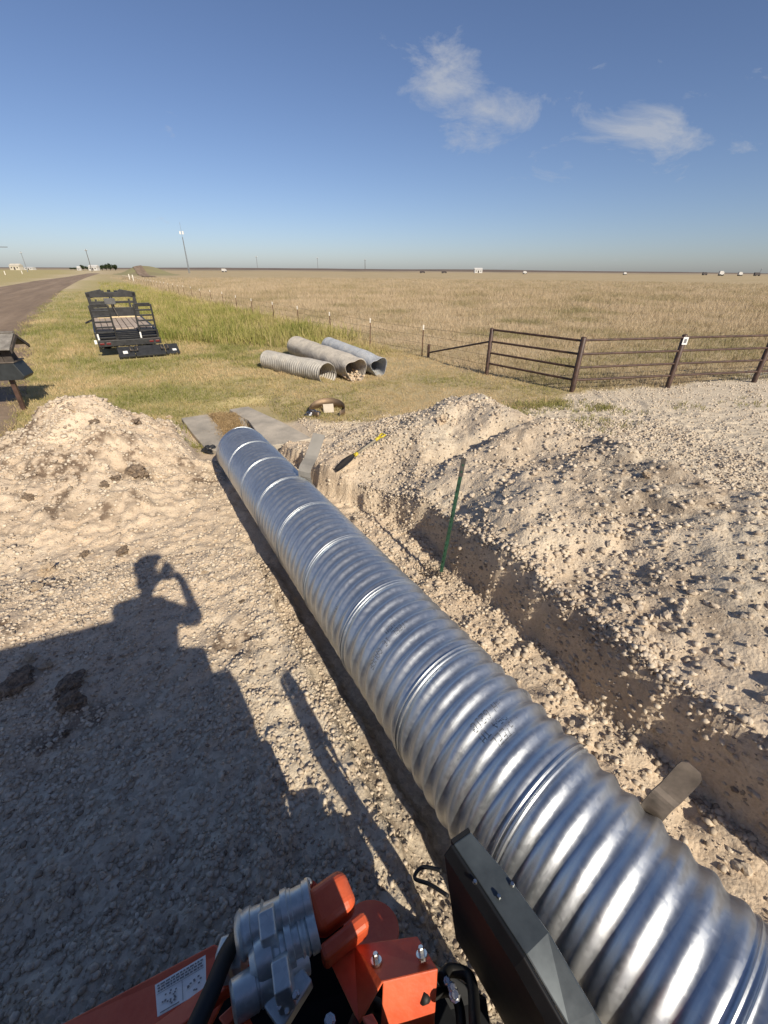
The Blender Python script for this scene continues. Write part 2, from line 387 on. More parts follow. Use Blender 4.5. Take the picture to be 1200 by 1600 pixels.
for i, u in enumerate(uu):
    a = np.interp(u, [p[1] for p in leftE], [p[0] for p in leftE]); c = np.interp(u, [p[1] for p in rightE], [p[0] for p in rightE])
    c += .45 + (.5*float(fbm(u, 3.3, 1.4, 3, 170)) if u < 60 else 0)
    for k in range(NR+1):
        s = k/NR; w = a+(c-a)*s; x, y = xy(u, w)
        z = .012 + .07*math.sin(math.pi*s)**.7*(1 if u > 10 else max(0, (u-8)/2) if u > 8 else 0) + (float(height(x, y)) if np.hypot(x, y) < 20 else 0)
        vs_.append((x, y, z))
    if i:
        for k in range(NR): q = i*(NR+1)+k; fs_.append((q-NR-1, q-NR, q+1, q))
road = np_mesh('road', np.array(vs_), np.array(fs_), road_m, smooth=True); tag(road, kind='structure')

# ------------------------------------------------------------------ far land: low rise, embankment with road going over
def strip_hill(name, m, pts, depth, hgt):
    """a long low rise: pts along its foot, height profile"""
    v, f = [], []; K = 6
    for i, (x, y, h) in enumerate(pts):
        r = math.hypot(x, y); ex, ey = x/r, y/r
        for k in range(K+1):
            s = k/K; v.append((x+ex*depth*s, y+ey*depth*s, -.3+(h+.3)*math.sin(min(s*1.3, 1)*math.pi/2)))
        if i:
            for k in range(K): q = i*(K+1)+k; f.append((q-K-1, q-K, q+1, q))
    o = np_mesh(name, np.array(v), np.array(f), m, smooth=True); return tag(o, kind='structure')
far_m = mat('far_field', (.155, .115, .085), .95, var=.25, scale=.01)
far2_m = mat('far_dry_land', (.33, .26, .165), .95, var=.25, scale=.006)
pp = []
for ang in np.linspace(-62, 60, 150):
    r = 1500; a = math.radians(ang); px_ = 600+FPX*math.tan(a)/cp
    h = np.interp(px_, [-400, 0, 190, 330, 800, 1000, 1250, 1800], [3.0, 3.5, 5.5, 8.5, 8.5, 5.5, 3.5, 3])+1.3*float(fbm(ang, 1.0, 9, 3, 180))
    pp.append((r*math.sin(a), r*math.cos(a), h))
strip_hill('far_rise', far_m, pp, 400, 1)
pp = [(x*.62, y*.62, 2.0+.4*float(fbm(i, 2.0, 11, 3, 190))) for i, (x, y, h) in enumerate(pp)]
strip_hill('dry_rise', far2_m, pp, 120, 1)

emb_m = mat('embankment_soil', (.36, .29, .165), .95, var=.3, scale=.12, col2=(.30, .28, .12))
def embankment():
    c = gnd(236, 430); c.z = 0
    ax = Vector((UD[0]*.97, UD[1], 0)).normalized(); sd = Vector((ax.y, -ax.x, 0)); v, f = [], []; A, B = 40, 44
    for i in range(A):
        s = -60+i*6.0
        hh = 4.2*math.exp(-((s-40)/32)**2)
        for k in range(B):
            q = -38+76*k/(B-1); wdt = 3.2
            fall = 1/(1+math.exp((abs(q)-wdt-5)/2.2)); z = hh*fall + .35*float(fbm(s, q, 9, 3, 200))*fall - .15
            p = c+ax*s+sd*q; v.append((p.x, p.y, z))
    for i in range(A-1):
        for k in range(B-1): a = i*B+k; f.append((a, a+1, a+B+1, a+B))
    o = np_mesh('embankment', np.array(v), np.array(f), emb_m, smooth=True); tag(o, kind='structure')
    v, f = [], []
    for i in range(A):
        s = -60+i*6.0; hh = 4.2*math.exp(-((s-40)/32)**2)
        for k in range(5):
            q = -5.5+4*k/4; fall = 1/(1+math.exp((abs(q)-8.2)/2.2)); p = c+ax*s+sd*q; v.append((p.x, p.y, hh*fall+.35*float(fbm(s, q, 9, 3, 200))*fall+.12))
    for i in range(A-1):
        for k in range(4): a = i*5+k; f.append((a, a+1, a+6, a+5))
    o = np_mesh('embankment_road', np.array(v), np.array(f), road_m, smooth=True); tag(o, kind='structure')
embankment()

# ------------------------------------------------------------------ grass
def grass_mat(name, stops, rough=.75):
    m, t, b = nodes_of(name)
    at = N(t, 'ShaderNodeAttribute', attribute_name='tint'); s = N(t, 'ShaderNodeSeparateColor'); t.links.new(at.outputs['Color'], s.inputs[0])
    c = ramp(t, s.outputs[0], stops)
    t.links.new(c, b.inputs['Base Color']); b.inputs['Roughness'].default_value = rough; b.inputs['Specular IOR Level'].default_value = .2
    tr = N(t, 'ShaderNodeBsdfTranslucent'); t.links.new(c, tr.inputs[0]); mx = N(t, 'ShaderNodeMixShader', inp={0: .22})
    t.links.new(b.outputs[0], mx.inputs[1]); t.links.new(tr.outputs[0], mx.inputs[2]); t.links.new(mx.outputs[0], t.nodes['Material Output'].inputs[0])
    return m
def blades(name, m, x, y, z, h, tint, nb, wid, lean, spread, simple=False):
    """every tuft: nb bent blades of three triangles"""
    n = len(x); N_ = n*nb
    X = np.repeat(x, nb)+RNG.normal(0, 1, N_)*spread*np.repeat(h, nb); Y_ = np.repeat(y, nb)+RNG.normal(0, 1, N_)*spread*np.repeat(h, nb)
    Zb = np.repeat(z, nb); Hh = np.repeat(h, nb)*RNG.uniform(.55, 1.15, N_); T = np.clip(np.repeat(tint, nb)+RNG.normal(0, .09, N_), 0, 1)
    a = RNG.uniform(0, 2*np.pi, N_); ln = np.abs(RNG.normal(0, lean, N_))*Hh; dx, dy = np.cos(a), np.sin(a)
    fa = RNG.uniform(0, np.pi, N_); wx, wy = np.cos(fa)*wid*np.sqrt(Hh/.1)*.5, np.sin(fa)*wid*np.sqrt(Hh/.1)*.5
    b1 = np.stack([X-wx, Y_-wy, Zb-.01], 1); b2 = np.stack([X+wx, Y_+wy, Zb-.01], 1)
    mx, my = X+dx*ln*.35, Y_+dy*ln*.35
    m1 = np.stack([mx-wx*.75, my-wy*.75, Zb+Hh*.6], 1); m2 = np.stack([mx+wx*.75, my+wy*.75, Zb+Hh*.6], 1)
    tp = np.stack([X+dx*ln, Y_+dy*ln, Zb+Hh], 1)
    if simple:
        V = np.stack([b1, b2, tp], 1).reshape(-1, 3); return np_mesh(name, V, np.arange(N_*3).reshape(-1, 3), m, 'tint', np.repeat(np.stack([T, T, T, np.ones(N_)], 1), 3, 0))
    V = np.stack([b1, b2, m1, m2, tp], 1).reshape(-1, 3); o5 = np.arange(N_)*5
    Fc = np.concatenate([np.stack([o5, o5+1, o5+3], 1), np.stack([o5, o5+3, o5+2], 1), np.stack([o5+2, o5+3, o5+4], 1)])
    C = np.repeat(np.stack([T, T, T, np.ones(N_)], 1), 5, 0)
    o = np_mesh(name, V, Fc, m, 'tint', C); return o
def in_view(x, y, z, mg=140):
    p = np.stack([x, y, z-CH], 1); zc = p @ np.array(FW)
    with np.errstate(divide='ignore', invalid='ignore'):
        a = 600+FPX*(p @ np.array(RT))/zc; b = 800-FPX*(p @ np.array(UP))/zc
    return (zc > .05) & (a > -mg) & (a < 1200+mg) & (b > 0) & (b < 1600+mg)
def scatter_polar(n, r0, r1, a0, a1, power=1.0):
    r = r0*(r1/r0)**(RNG.uniform(0, 1, n)**power); a = np.radians(RNG.uniform(a0, a1, n)); return r*np.sin(a), r*np.cos(a)
def zat(x, y):
    z = np.zeros_like(x); k = np.hypot(x, y) < 20
    z[k] = height(x[k], y[k]); return z
verge_m = grass_mat('verge_blades', [(0, (.62, .47, .27)), (.35, (.50, .39, .20)), (.62, (.35, .31, .12)), (1, (.20, .215, .06))])
field_m = grass_mat('field_blades', [(0, (.58, .46, .31)), (.5, (.45, .35, .215)), (1, (.25, .225, .10))])
tall_m = grass_mat('tall_blades', [(0, (.50, .40, .21)), (.4, (.40, .345, .13)), (.75, (.285, .285, .075)), (1, (.17, .20, .045))])
TRL = Vector((-8.35, 14.65, 0)); TRA = math.radians(32)          # trailer rear centre and heading
def off_trailer(x, y):
    dx, dy = x-TRL.x, y-TRL.y; a = dx*math.cos(TRA)+dy*math.sin(TRA); l = -dx*math.sin(TRA)+dy*math.cos(TRA)
    return (np.abs(a) > 1.0) | (l < -.95) | (l > 6.0)
# short verge grass
x, y = scatter_polar(120000, 7.0, 70, -58, 32)
u, w = to_uw(x, y); ok = (grass_mask(x, y) > .45) & (field_mask(x, y) < .6) & (w > road_w(u)+.25+.6*fbm(x, y, 1.1, 3, 119)) & off_trailer(x, y)
# concrete inlet and old pipes keep clear ground
ok &= ~((u > 7.0) & (u < 9.55) & (w > -.5) & (w < 1.2))
x, y, u, w = x[ok], y[ok], u[ok], w[ok]; z = zat(x, y); k = in_view(x, y, z); x, y, z, u, w = x[k], y[k], z[k], u[k], w[k]
patch = fbm(x, y, 2.2, 4, 210); dist = np.hypot(x, y)
dryright = ss(x + .5*y*.2, -4.5, 1.0)*ss(dist, 6, 8)                   # bleached lawn towards the gate
tint = np.clip(.50 + .9*patch + .55*fbm(x, y, .5, 3, 215) - .38*dryright + .15*ss(-w, -2, 3) + RNG.normal(0, .14, len(x)), 0, 1)
hh = (.035+.045*RNG.uniform(0, 1, len(x)))*(1+.5*np.clip(patch, 0, 1))*np.clip(dist/11, .8, 2.2)*(1-.35*dryright)
o = blades('verge_grass', verge_m, x, y, z, hh, tint, 4, .012, .9, .8); tag(o, 'short mown olive and straw coloured grass on the roadside verge', 'grass', kind='stuff')
# tall green grass by the fence and round the trailer
x, y = scatter_polar(42000, 13, 110, -52, 6)
u, w = to_uw(x, y); s = (x-FE0.x)*FEDIR.y-(y-FE0.y)*FEDIR.x
edge = -np.interp(u, [12, 16, 20, 30, 60, 120], [1.2, 2.6, 6.2, 6.8, 6.5, 5.5])
n = fbm(x, y, 1.7, 3, 220)
ok = (s < -.1) & (s+1.2*n > edge) & (u > 13.2+1.5*n) & off_trailer(x, y) & (w > road_w(u)+1.5)
x, y, n, s, u = x[ok], y[ok], n[ok], s[ok], u[ok]; z = zat(x, y); k = in_view(x, y, z); x, y, z, n, s, u = x[k], y[k], z[k], n[k], s[k], u[k]
tint = np.clip(.50+.8*n-.35*ss(s, -1.6, -.2)+RNG.normal(0, .18, len(n)), 0, 1); hh = (.14+.34*RNG.uniform(0, 1, len(x))**1.4)*(.55+.9*np.clip(n+.35, 0, 1))*ss(u, 12.5, 18)*1.0+.07
o = blades('tall_grass', tall_m, x, y, z, hh, tint, 6, .012, .55, .45); tag(o, 'tall green uncut grass between the black trailer and the wire fence', 'grass', kind='stuff')
# dry field
x, y = scatter_polar(120000, 10.0, 170, -52, 62, .9)
ok = (field_mask(x, y) > .5); x, y = x[ok], y[ok]; z = zat(x, y); k = in_view(x, y, z); x, y, z = x[k], y[k], z[k]
n = fbm(x, y, 3.0, 4, 230); dist = np.hypot(x, y); s = (x-FE0.x)*FEDIR.y-(y-FE0.y)*FEDIR.x
tint = np.clip(.33+1.0*n+.30*(1-ss(dist, 14, 34))*ss(x, -2, 4)+RNG.normal(0, .15, len(n)), 0, 1); hh = (.07+.13*RNG.uniform(0, 1, len(x)))*np.clip(dist/20, .8, 3.0)
o = blades('field_grass', field_m, x, y, z, hh, tint, 5, .014, .8, .7, True); tag(o, 'dry straw coloured grass covering the flat field beyond the fences', 'grass', kind='stuff')
# weeds on the gravel by the gate
wx, wy, wt = [], [], []
for (a, b_, n_, sd) in [(800, 637, 90, .22), (835, 630, 120, .3), (865, 625, 100, .25), (940, 632, 60, .16), (905, 634, 22, .2), (1075, 630, 25, .25), (945, 655, 30, .3), (930, 662, 30, .4), (985, 640, 14, .2), (870, 560, 60, .5), (1180, 628, 25, .3), (290, 665, 60, .2), (310, 690, 40, .15)]:
    p = gnd(a, b_, .08)
    wx += list(RNG.normal(p.x, sd, n_)); wy += list(RNG.normal(p.y, sd*.7, n_)); wt += list(RNG.uniform(.55, 1, n_))
wx, wy, wt = map(np.array, (wx, wy, wt)); wz = zat(wx, wy)
o = blades('weeds', verge_m, wx, wy, wz, RNG.uniform(.04, .10, len(wx)), wt, 6, .012, .9, .5); tag(o, 'scattered low green weeds growing out of the pale gravel', 'weeds', kind='stuff')

# ------------------------------------------------------------------ loose stone
def stone_variants(n=10):
    out = []
    for k in range(n):
        bm = bmesh.new(); bmesh.ops.create_icosphere(bm, subdivisions=1, radius=1)
        rr = np.random.default_rng(300+k); sc = np.array([1, rr.uniform(.65, 1), rr.uniform(.5, .85)])
        v = np.array([list(q.co) for q in bm.verts]); v = v*sc*rr.uniform(.62, 1.25, (len(v), 1)); f = np.array([[q.index for q in g.verts] for g in bm.faces]); bm.free(); out.append((v, f))
    return out
SV = stone_variants()
def crumb_variants(n=8):
    out = []; f = np.array([(0, 2, 4), (2, 1, 4), (1, 3, 4), (3, 0, 4), (2, 0, 5), (1, 2, 5), (3, 1, 5), (0, 3, 5)])
    for k in range(n):
        rr = np.random.default_rng(700+k); v = np.array([(1, 0, 0), (-1, 0, 0), (0, 1, 0), (0, -1, 0), (0, 0, 1), (0, 0, -1)], float)+rr.normal(0, .28, (6, 3)); v = v*np.array([1, rr.uniform(.6, 1), rr.uniform(.55, .9)]); out.append((v, f))
    return out
CV = crumb_variants()
def stone_mat(name, stops):
    m, t, b = nodes_of(name); at = N(t, 'ShaderNodeAttribute', attribute_name='tint'); s = N(t, 'ShaderNodeSeparateColor'); t.links.new(at.outputs['Color'], s.inputs[0])
    geo = N(t, 'ShaderNodeNewGeometry'); c = ramp(t, s.outputs[0], stops)
    c = mixc_(t, .35, c, ramp(t, tnoise(t, geo.outputs['Position'], 70, 4, .7), [(.3, (.30, .23, .165)), (.7, (.70, .59, .46))]))
    t.links.new(c, b.inputs['Base Color']); b.inputs['Roughness'].default_value = .93; b.inputs['Specular IOR Level'].default_value = .2
    bp = N(t, 'ShaderNodeBump', inp={'Strength': .5, 'Distance': .006}); t.links.new(tnoise(t, geo.outputs['Position'], 120, 4, .7), bp.inputs['Height']); t.links.new(bp.outputs[0], b.inputs['Normal'])
    return m
STOPS = [(0, (.13, .095, .07)), (.15, (.32, .26, .195)), (.5, (.52, .435, .335)), (1, (.72, .63, .50))]
stone_m = stone_mat('loose_stone', STOPS)
def stones_mesh(name, x, y, r, tint, sink=.25, lib=SV):
    z = zat(x, y); n = len(x); vi = RNG.integers(0, len(lib), n); Vs, Fs, Cs = [], [], []; off = 0
    a = RNG.uniform(0, 2*np.pi, n)
    for k, (v, f) in enumerate(lib):
        s = np.where(vi == k)[0]
        if not len(s): continue
        ca, sa = np.cos(a[s])[:, None], np.sin(a[s])[:, None]
        vx = (v[None, :, 0]*ca-v[None, :, 1]*sa)*r[s][:, None]+x[s][:, None]; vy = (v[None, :, 0]*sa+v[None, :, 1]*ca)*r[s][:, None]+y[s][:, None]
        vz = v[None, :, 2]*r[s][:, None]+(z[s]+r[s]*(.5-sink))[:, None]
        V = np.stack([vx, vy, vz], -1).reshape(-1, 3); Vs.append(V)
        Fs.append((f[None]+(np.arange(len(s))*len(v))[:, None, None]+off).reshape(-1, 3)); off += len(V)
        tt = np.repeat(tint[s], len(v)); Cs.append(np.stack([tt, tt, tt, np.ones_like(tt)], 1))
    return np_mesh(name, np.concatenate(Vs), np.concatenate(Fs), stone_m, 'tint', np.concatenate(Cs))
def clear_pipe(x, y, m=.02):
    u, w = to_uw(x, y); return ~((np.abs(w) < .36+m) & (u < 6.4)) & ~((u > 6.9) & (u < 10) & (w > -.6) & (w < 1.4))
# fine gravel in the foreground
def gen(n, xr, yr, rmin, rmax, dens, pw=2.2):
    x = RNG.uniform(*xr, n); y = RNG.uniform(*yr, n)
    d = dens(x, y); k = (RNG.uniform(0, 1, n) < d) & clear_pipe(x, y); x, y = x[k], y[k]; z = zat(x, y); k = in_view(x, y, z, 120); x, y = x[k], y[k]
    r = rmin+(rmax-rmin)*RNG.uniform(0, 1, len(x))**pw; return x, y, r
sets = []
sets.append((*gen(60000, (-3.2, .9), (.25, 3.4), .0035, .019, lambda x, y: np.where(to_uw(x, y)[1] < -.3, .45+.9*np.clip(fbm(x, y, .5, 3, 240)+.2, 0, 1), .3), 2.4), .60))
sets.append((*gen(52000, (-5.8, .5), (2.6, 9.0), .005, .030, lambda x, y: (1-grass_mask(x, y))*(.42+1.3*np.clip(fbm(x, y, .7, 3, 250), 0, 1)), 3.2), .55))
sets.append((*gen(90000, (-.3, 5.5), (.4, 8.0), .0045, .030, lambda x, y: np.where(to_uw(x, y)[1] > .3, (1-grass_mask(x, y))*(.3+1.2*np.clip(fbm(x, y, .6, 3, 260)+.05, 0, 1)), 0), 4.2), .62))
sets.append((*gen(26000, (1.5, 16), (3.0, 12.2), .009, .030, lambda x, y: np.where(to_uw(x, y)[1] > 3.6, (1-grass_mask(x, y))*.75, 0), 1.8), .85))
hx_, hy_, hr_ = gen(5000, (-5.8, -1.5), (4.2, 8.8), .012, .048, lambda x, y: .9*np.clip(1.15-np.hypot((to_uw(x, y)[0]-8)/1.9, (to_uw(x, y)[1]+1.75)/1.9), 0, 1), 2.6); sets.append((hx_, hy_, hr_, .5))
uw_ = RNG.uniform(-.2, 4.6, 5200); ww_ = .93+.062*np.clip(uw_, 0, 3.6)-.5*ss(uw_, 3.9, 5.3)+RNG.uniform(-.06, .12, len(uw_)); sets.append((P0[0]+uw_*UD[0]+ww_*WD[0], uw_*UD[1]+ww_*WD[1], .005+.020*RNG.uniform(0, 1, len(uw_))**2.6, .55))
xs = np.concatenate([s[0] for s in sets]); ys = np.concatenate([s[1] for s in sets]); rs = np.concatenate([s[2] for s in sets])
ts = np.clip(np.concatenate([np.full(len(s[0]), s[3]) for s in sets])+RNG.normal(0, .24, len(xs)), 0, 1)
dk = RNG.uniform(0, 1, len(xs)) < .035; ts[dk] = RNG.uniform(0, .12, dk.sum())
# the stones that show largest become objects of their own
sc_ = rs/np.maximum(.4, np.sqrt(xs**2+ys**2+(CH-.3)**2)); ub_, wb_ = to_uw(xs, ys); od = np.argsort(-sc_); reg = np.where(wb_ < .3, np.where(ub_ < 3.2, 0, 1), np.where(wb_ < 1.15, 2, np.where(ub_ < 2.6, 3, 4))); big = np.concatenate([od[reg[od] == k][:q] for k, q in ((0, 90), (1, 40), (2, 50), (3, 55), (4, 35))]); rest = np.setdiff1d(np.arange(len(xs)), big)
sm = rs[rest] < .011
o = stones_mesh('loose_gravel', xs[rest][~sm], ys[rest][~sm], rs[rest][~sm], ts[rest][~sm]); tag(o, 'loose pale caliche gravel strewn over the dug ground', 'gravel', kind='stuff')
o = stones_mesh('fine_gravel', xs[rest][sm], ys[rest][sm], rs[rest][sm]*1.15, ts[rest][sm], lib=CV); tag(o, 'fine crushed grit and crumbs of soil on the dug ground', 'grit', kind='stuff')
STM = []
for k, (v, f) in enumerate(SV):
    bm = bmesh.new(); vv = [bm.verts.new(q) for q in v]
    for g in f: bm.faces.new([vv[i] for i in g])
    bmesh.ops.subdivide_edges(bm, edges=bm.edges[:], cuts=1, use_grid_fill=True)
    rr = np.random.default_rng(500+k)
    for q in bm.verts: q.co *= rr.uniform(.93, 1.07)
    me = bpy.data.meshes.new('stone'); bm.to_mesh(me); bm.free()
    a = me.color_attributes.new('tint', 'FLOAT_COLOR', 'POINT'); tv = [.45, .6, .5, .7, .4, .55, .65, .5, .75, .35][k]
    a.data.foreach_set('color', np.tile([tv, tv, tv, 1], len(me.vertices)).astype(np.float32)); me.materials.append(stone_m); STM.append(me)
for i in big:
    x, y, r = float(xs[i]), float(ys[i]), float(rs[i])*1.08; u, w = to_uw(x, y)
    o = bpy.data.objects.new('stone', STM[i % 10]); COL.objects.link(o)
    o.location = (x, y, float(height(x, y))+r*.22); o.scale = (r, r, r); o.rotation_euler = (random.uniform(-.4, .4), random.uniform(-.4, .4), random.uniform(0, 6.28))
    zd = math.sqrt(x*x+y*y+4.8); pxr = r*2*FPX/zd; size = 'large' if pxr > 17 else 'medium' if pxr > 13 else 'small'
    if w > .3:
        far_ = ', far half' if u > 2.2 else ', near half'
        if w < 1.1: pl = 'on the sandy strip between pipe and bank'+far_
        elif u < 1.2: pl = 'on the bank right of the near steel strap'
        elif u < 2.6: pl = 'low on the right bank below the green post' if w < 2.2 else 'high on the right bank below the crest'
        elif u < 3.9: pl = 'on the right bank beside the green post'
        else: pl = 'on the far heap behind the green post'
        tag(o, size+' pale loose stone '+pl, 'stone', 'loose stones on the right bank')
    else:
        if u > 3.2: pl = 'on sunlit sand by the left heap'
        elif w > -.95: pl = 'along the trench edge left of the pipe'+(', far part' if u > 2.2 else ', near part')
        elif w > -1.7: pl = 'on the gravel between the couplers and the arm shadow'
        else: pl = 'on the shaded gravel at the lower left'
        tag(o, size+' grey stone '+pl, 'stone', 'gravel stones on the pad')
# dark soil clods and pale lumps
clod_m = mat('dark_soil', (.155, .11, .075), .97, var=.45, scale=3, bump=1.0, bscale=9, col2=(.33, .245, .17))
lump_m = mat('caliche_lump', (.60, .47, .33), .95, var=.15, scale=12, bump=.9, bscale=40)
def lump(name, px, py, rpx, m, label, cat, group=None, flat=.6, stretch=1.0, zg=.15):
    # drop the pixel's ray onto the terrain
    d = ray(px, py); tt = .5
    while tt < 40:
        p = CAM+d*tt
        if p.z < float(height(p.x, p.y)): break
        tt += .02
    r = rpx/FPX*tt*.85
    bm = bmesh.new(); bmesh.ops.create_icosphere(bm, subdivisions=3, radius=1)
    s = random.randint(0, 9999); ph = random.uniform(0, 6)
    for q in bm.verts:
        c = q.co; nn = .85+1.1*float(fbm(c.x+2*c.z+s % 31, c.y-1.5*c.z, .75, 4, s % 97, .6)); q.co = Vector((c.x*stretch, c.y, c.z*flat*1.5))*nn
    me = bpy.data.meshes.new(name); bm.to_mesh(me); bm.free(); me.materials.append(m)
    o = bpy.data.objects.new(name, me); COL.objects.link(o); o.location = (p.x, p.y, float(height(p.x, p.y))+r*.15); o.scale = (r, r, r); o.rotation_euler = (0, 0, ph)
    return tag(o, label, cat, group)
for (a, b_, r, st, lb) in [(214, 742, 15, 1.5, 'large dark soil clod on the front of the left spoil heap'), (180, 750, 9, 1.5, 'dark soil clod just left of the largest clod on the heap'),
        (164, 760, 8, 1.3, 'small dark clod low on the face of the left heap'), (212, 661, 9, 1.2, 'dark clod high on the right shoulder of the left heap'), (148, 661, 8, 1.4, 'dark clod just below the crest of the left heap'),
        (132, 868, 8, 1.2, 'dark clod behind the pale lump left of the person shadow'), (46, 780, 8, 1.4, 'dark clod on flat sand at the left of the picture'),
        (22, 1080, 22, 1.3, 'dark clod at the left edge in the machine shadow'), (115, 1103, 22, 1.0, 'round brown clod alone in the machine shadow'), (110, 1075, 17, 1.5, 'flat dark clod behind the round brown one'),
        (32, 1058, 15, 1.2, 'dark clod second from the left edge in the shadow'), (105, 1152, 6, 1, 'tiny dark clod on bare gravel in the shadow'), (330, 697, 8, 1.2, 'dark clod beside the far end of the new pipe'),
        (195, 865, 10, 1.4, 'dark clod above the head of the person shadow'), (378, 943, 5, 1, 'small brown clod on sunlit ground right of the person shadow')]:
    lump('soil_clod', a, b_, r, clod_m, lb, 'clod', 'dark soil clods', .55, st)
for (a, b_, r, st, lb) in [(73, 893, 12, 1.3, 'pale flat caliche lump on sand at left'), (58, 922, 9, 1.2, 'low pale lump below the flat one at left'), (118, 645, 9, 1.0, 'pale upright lump on the left shoulder of the heap'),
        (48, 1035, 12, 1.2, 'grey lump at the shadow edge on the left'), (319, 895, 5, 1, 'small pale stone right of the shadow head'), (265, 653, 5, 1, 'pale stone lying in the grass behind the left heap'),
        (75, 1045, 10, 1.1, 'grey lump right of the clods in the shadow'), (1010, 745, 9, 1, 'pale lump on the crest of the right bank'), (690, 660, 9, 1, 'pale lump near the top of the right heap'),
        (520, 1135, 0, 1, None)]:
    if lb: lump('caliche_lump', a, b_, r, lump_m, lb, 'lump', 'pale caliche lumps', .6, st)

# ------------------------------------------------------------------ new corrugated pipe
def metal_mat(name, c1, c2, rough, spangle=55., rust=0., bump=.05):
    m, t, b = nodes_of(name); tcn = N(t, 'ShaderNodeTexCoord'); v = tcn.outputs['Object']
    vo = N(t, 'ShaderNodeTexVoronoi', inp={'Scale': spangle}); t.links.new(v, vo.inputs['Vector'])
    sp2 = N(t, 'ShaderNodeSeparateColor'); t.links.new(vo.outputs['Color'], sp2.inputs[0])
    big = tnoise(t, v, 2.3, 5); ml = N(t, 'ShaderNodeMath', operation='MULTIPLY_ADD', inp={1: .35}); t.links.new(sp2.outputs[0], ml.inputs[0]); t.links.new(big, ml.inputs[2])
    c = ramp(t, ml.outputs[0], [(.35, c1), (.95, c2)])
    if rust:
        rn = tnoise(t, v, 3.1, 7, .7); rf = ramp(t, rn, [(.62-rust*.3, (0, 0, 0)), (.70, (1, 1, 1))]); c = mixc_(t, rf, c, (.33, .24, .16))
    t.links.new(c, b.inputs['Base Color']); b.inputs['Metallic'].default_value = .93 if name == 'galvanised_steel' else .6 if name == 'coupler_zinc' else 1.0
    mr = N(t, 'ShaderNodeMapRange', inp={'From Min': .3, 'From Max': 1.0, 'To Min': rough-.05, 'To Max': rough+.10}); t.links.new(ml.outputs[0], mr.inputs[0]); t.links.new(mr.outputs[0], b.inputs['Roughness'])
    bp = N(t, 'ShaderNodeBump', inp={'Strength': bump, 'Distance': .004}); t.links.new(tnoise(t, v, 9, 4), bp.inputs['Height']); t.links.new(bp.outputs[0], b.inputs['Normal'])
    return m
galv = metal_mat('galvanised_steel', (.54, .575, .60), (.66, .69, .71), .38, bump=.012)
PA = pipe_c(0); PD = (pipe_c(1)-pipe_c(0)).normalized(); PW = Vector((PD.y, -PD.x, 0)).normalized(); PN = PW.cross(PD).normalized()
if PN.z < 0: PN = -PN
LEAD = .652; NC = 7; PITCHC = LEAD/NC; HLX = 3*PITCHC; T0, T1 = -1.6, 6.30; SEAM0 = 2.33 + .652*6
def pr(t_, th):
    """radius at axial t, angle th measured from the top towards the right side (+w)"""
    ph = t_ - HLX*th/(2*math.pi) - SEAM0
    s = ph/LEAD; d = (s-np.floor(s+.5))*LEAD                    # distance to the lock seam
    k = 2*np.pi*ph/PITCHC
    c = .5-.5*np.cos(k)
    r = PR - .0195 + .0195*c
    # seam: a crimped double ridge between two flat lands
    land = np.exp(-(d/.030)**4)
    ridge = .010*np.exp(-((d-.011)/.0045)**2)+.010*np.exp(-((d+.011)/.0045)**2)
    return r*(1-land)+(PR-.008)*land + .6*ridge*land
def pipe_pt(t_, th, dr=0.0):
    r = float(pr(np.array(t_), th))+dr; return PA+PD*t_+(PW*math.sin(th)+PN*math.cos(th))*r
def make_pipe():
    nt = int((T1-T0)/(PITCHC/10)); tt = np.linspace(T0, T1, nt); na = 96
    # extra samples at the seams
    ex = []
    for k in range(-14, 14):
        c = SEAM0+k*LEAD
        if T0+.1 < c < T1-.1: ex += list(c+np.array([-.02, -.0155, -.011, -.0065, 0, .0065, .011, .0155, .02]))
    th = np.linspace(-math.pi, math.pi, na+1)
    base = np.sort(np.concatenate([tt, ex])); nt = len(base)
    T = base[:, None]+HLX*th[None]/(2*np.pi); T = np.clip(T, T0, T1); TH = np.repeat(th[None], nt, 0)
    Rr = pr(T, TH)
    A = np.array(PA); D = np.array(PD); W = np.array(PW); Nn = np.array(PN)
    # slight dents and out-of-round
    Rr = Rr + .004*np.sin(2*TH+.6*T)*.6
    V = A+T[..., None]*D+Rr[..., None]*(np.sin(TH)[..., None]*W+np.cos(TH)[..., None]*Nn)
    idx = np.arange(nt*(na+1)).reshape(nt, na+1)
    F_ = np.stack([idx[:-1, :-1], idx[1:, :-1], idx[1:, 1:], idx[:-1, 1:]], -1).reshape(-1, 4)
    return V.reshape(-1, 3), F_
V, F_ = make_pipe()
root = thing('culvert_pipe', 'long new galvanised corrugated culvert pipe lying in the trench', 'pipe', tuple(PA+PD*2.5-Vector((0, 0, PR))))
o = np_mesh('pipe_shell', V-np.array(root.location), F_, galv, smooth=True); o.parent = root
seam_m = mat('seam_zinc', (.60, .63, .65), .36, .9, var=.08)
for k in range(-14, 3):
    c = SEAM0+k*LEAD
    if not (T0+.1 < c < T1-.08): continue
    mb = MB()
    for sd_ in (-.0115, .0115):
        mb.tube([pipe_pt(c+sd_+HLX*a/(2*math.pi), a, .001) for a in np.linspace(-2.6, 2.6, 70)], .0030, 6)
    mb.build('lock_seam', seam_m, root, True, True)
rim = MB()
ring = [pipe_pt(T1-.002, a) for a in np.linspace(-math.pi, math.pi, 65)]
rim.tube(ring, .006, 6, False); rim.build('rim', galv, root, True, True)
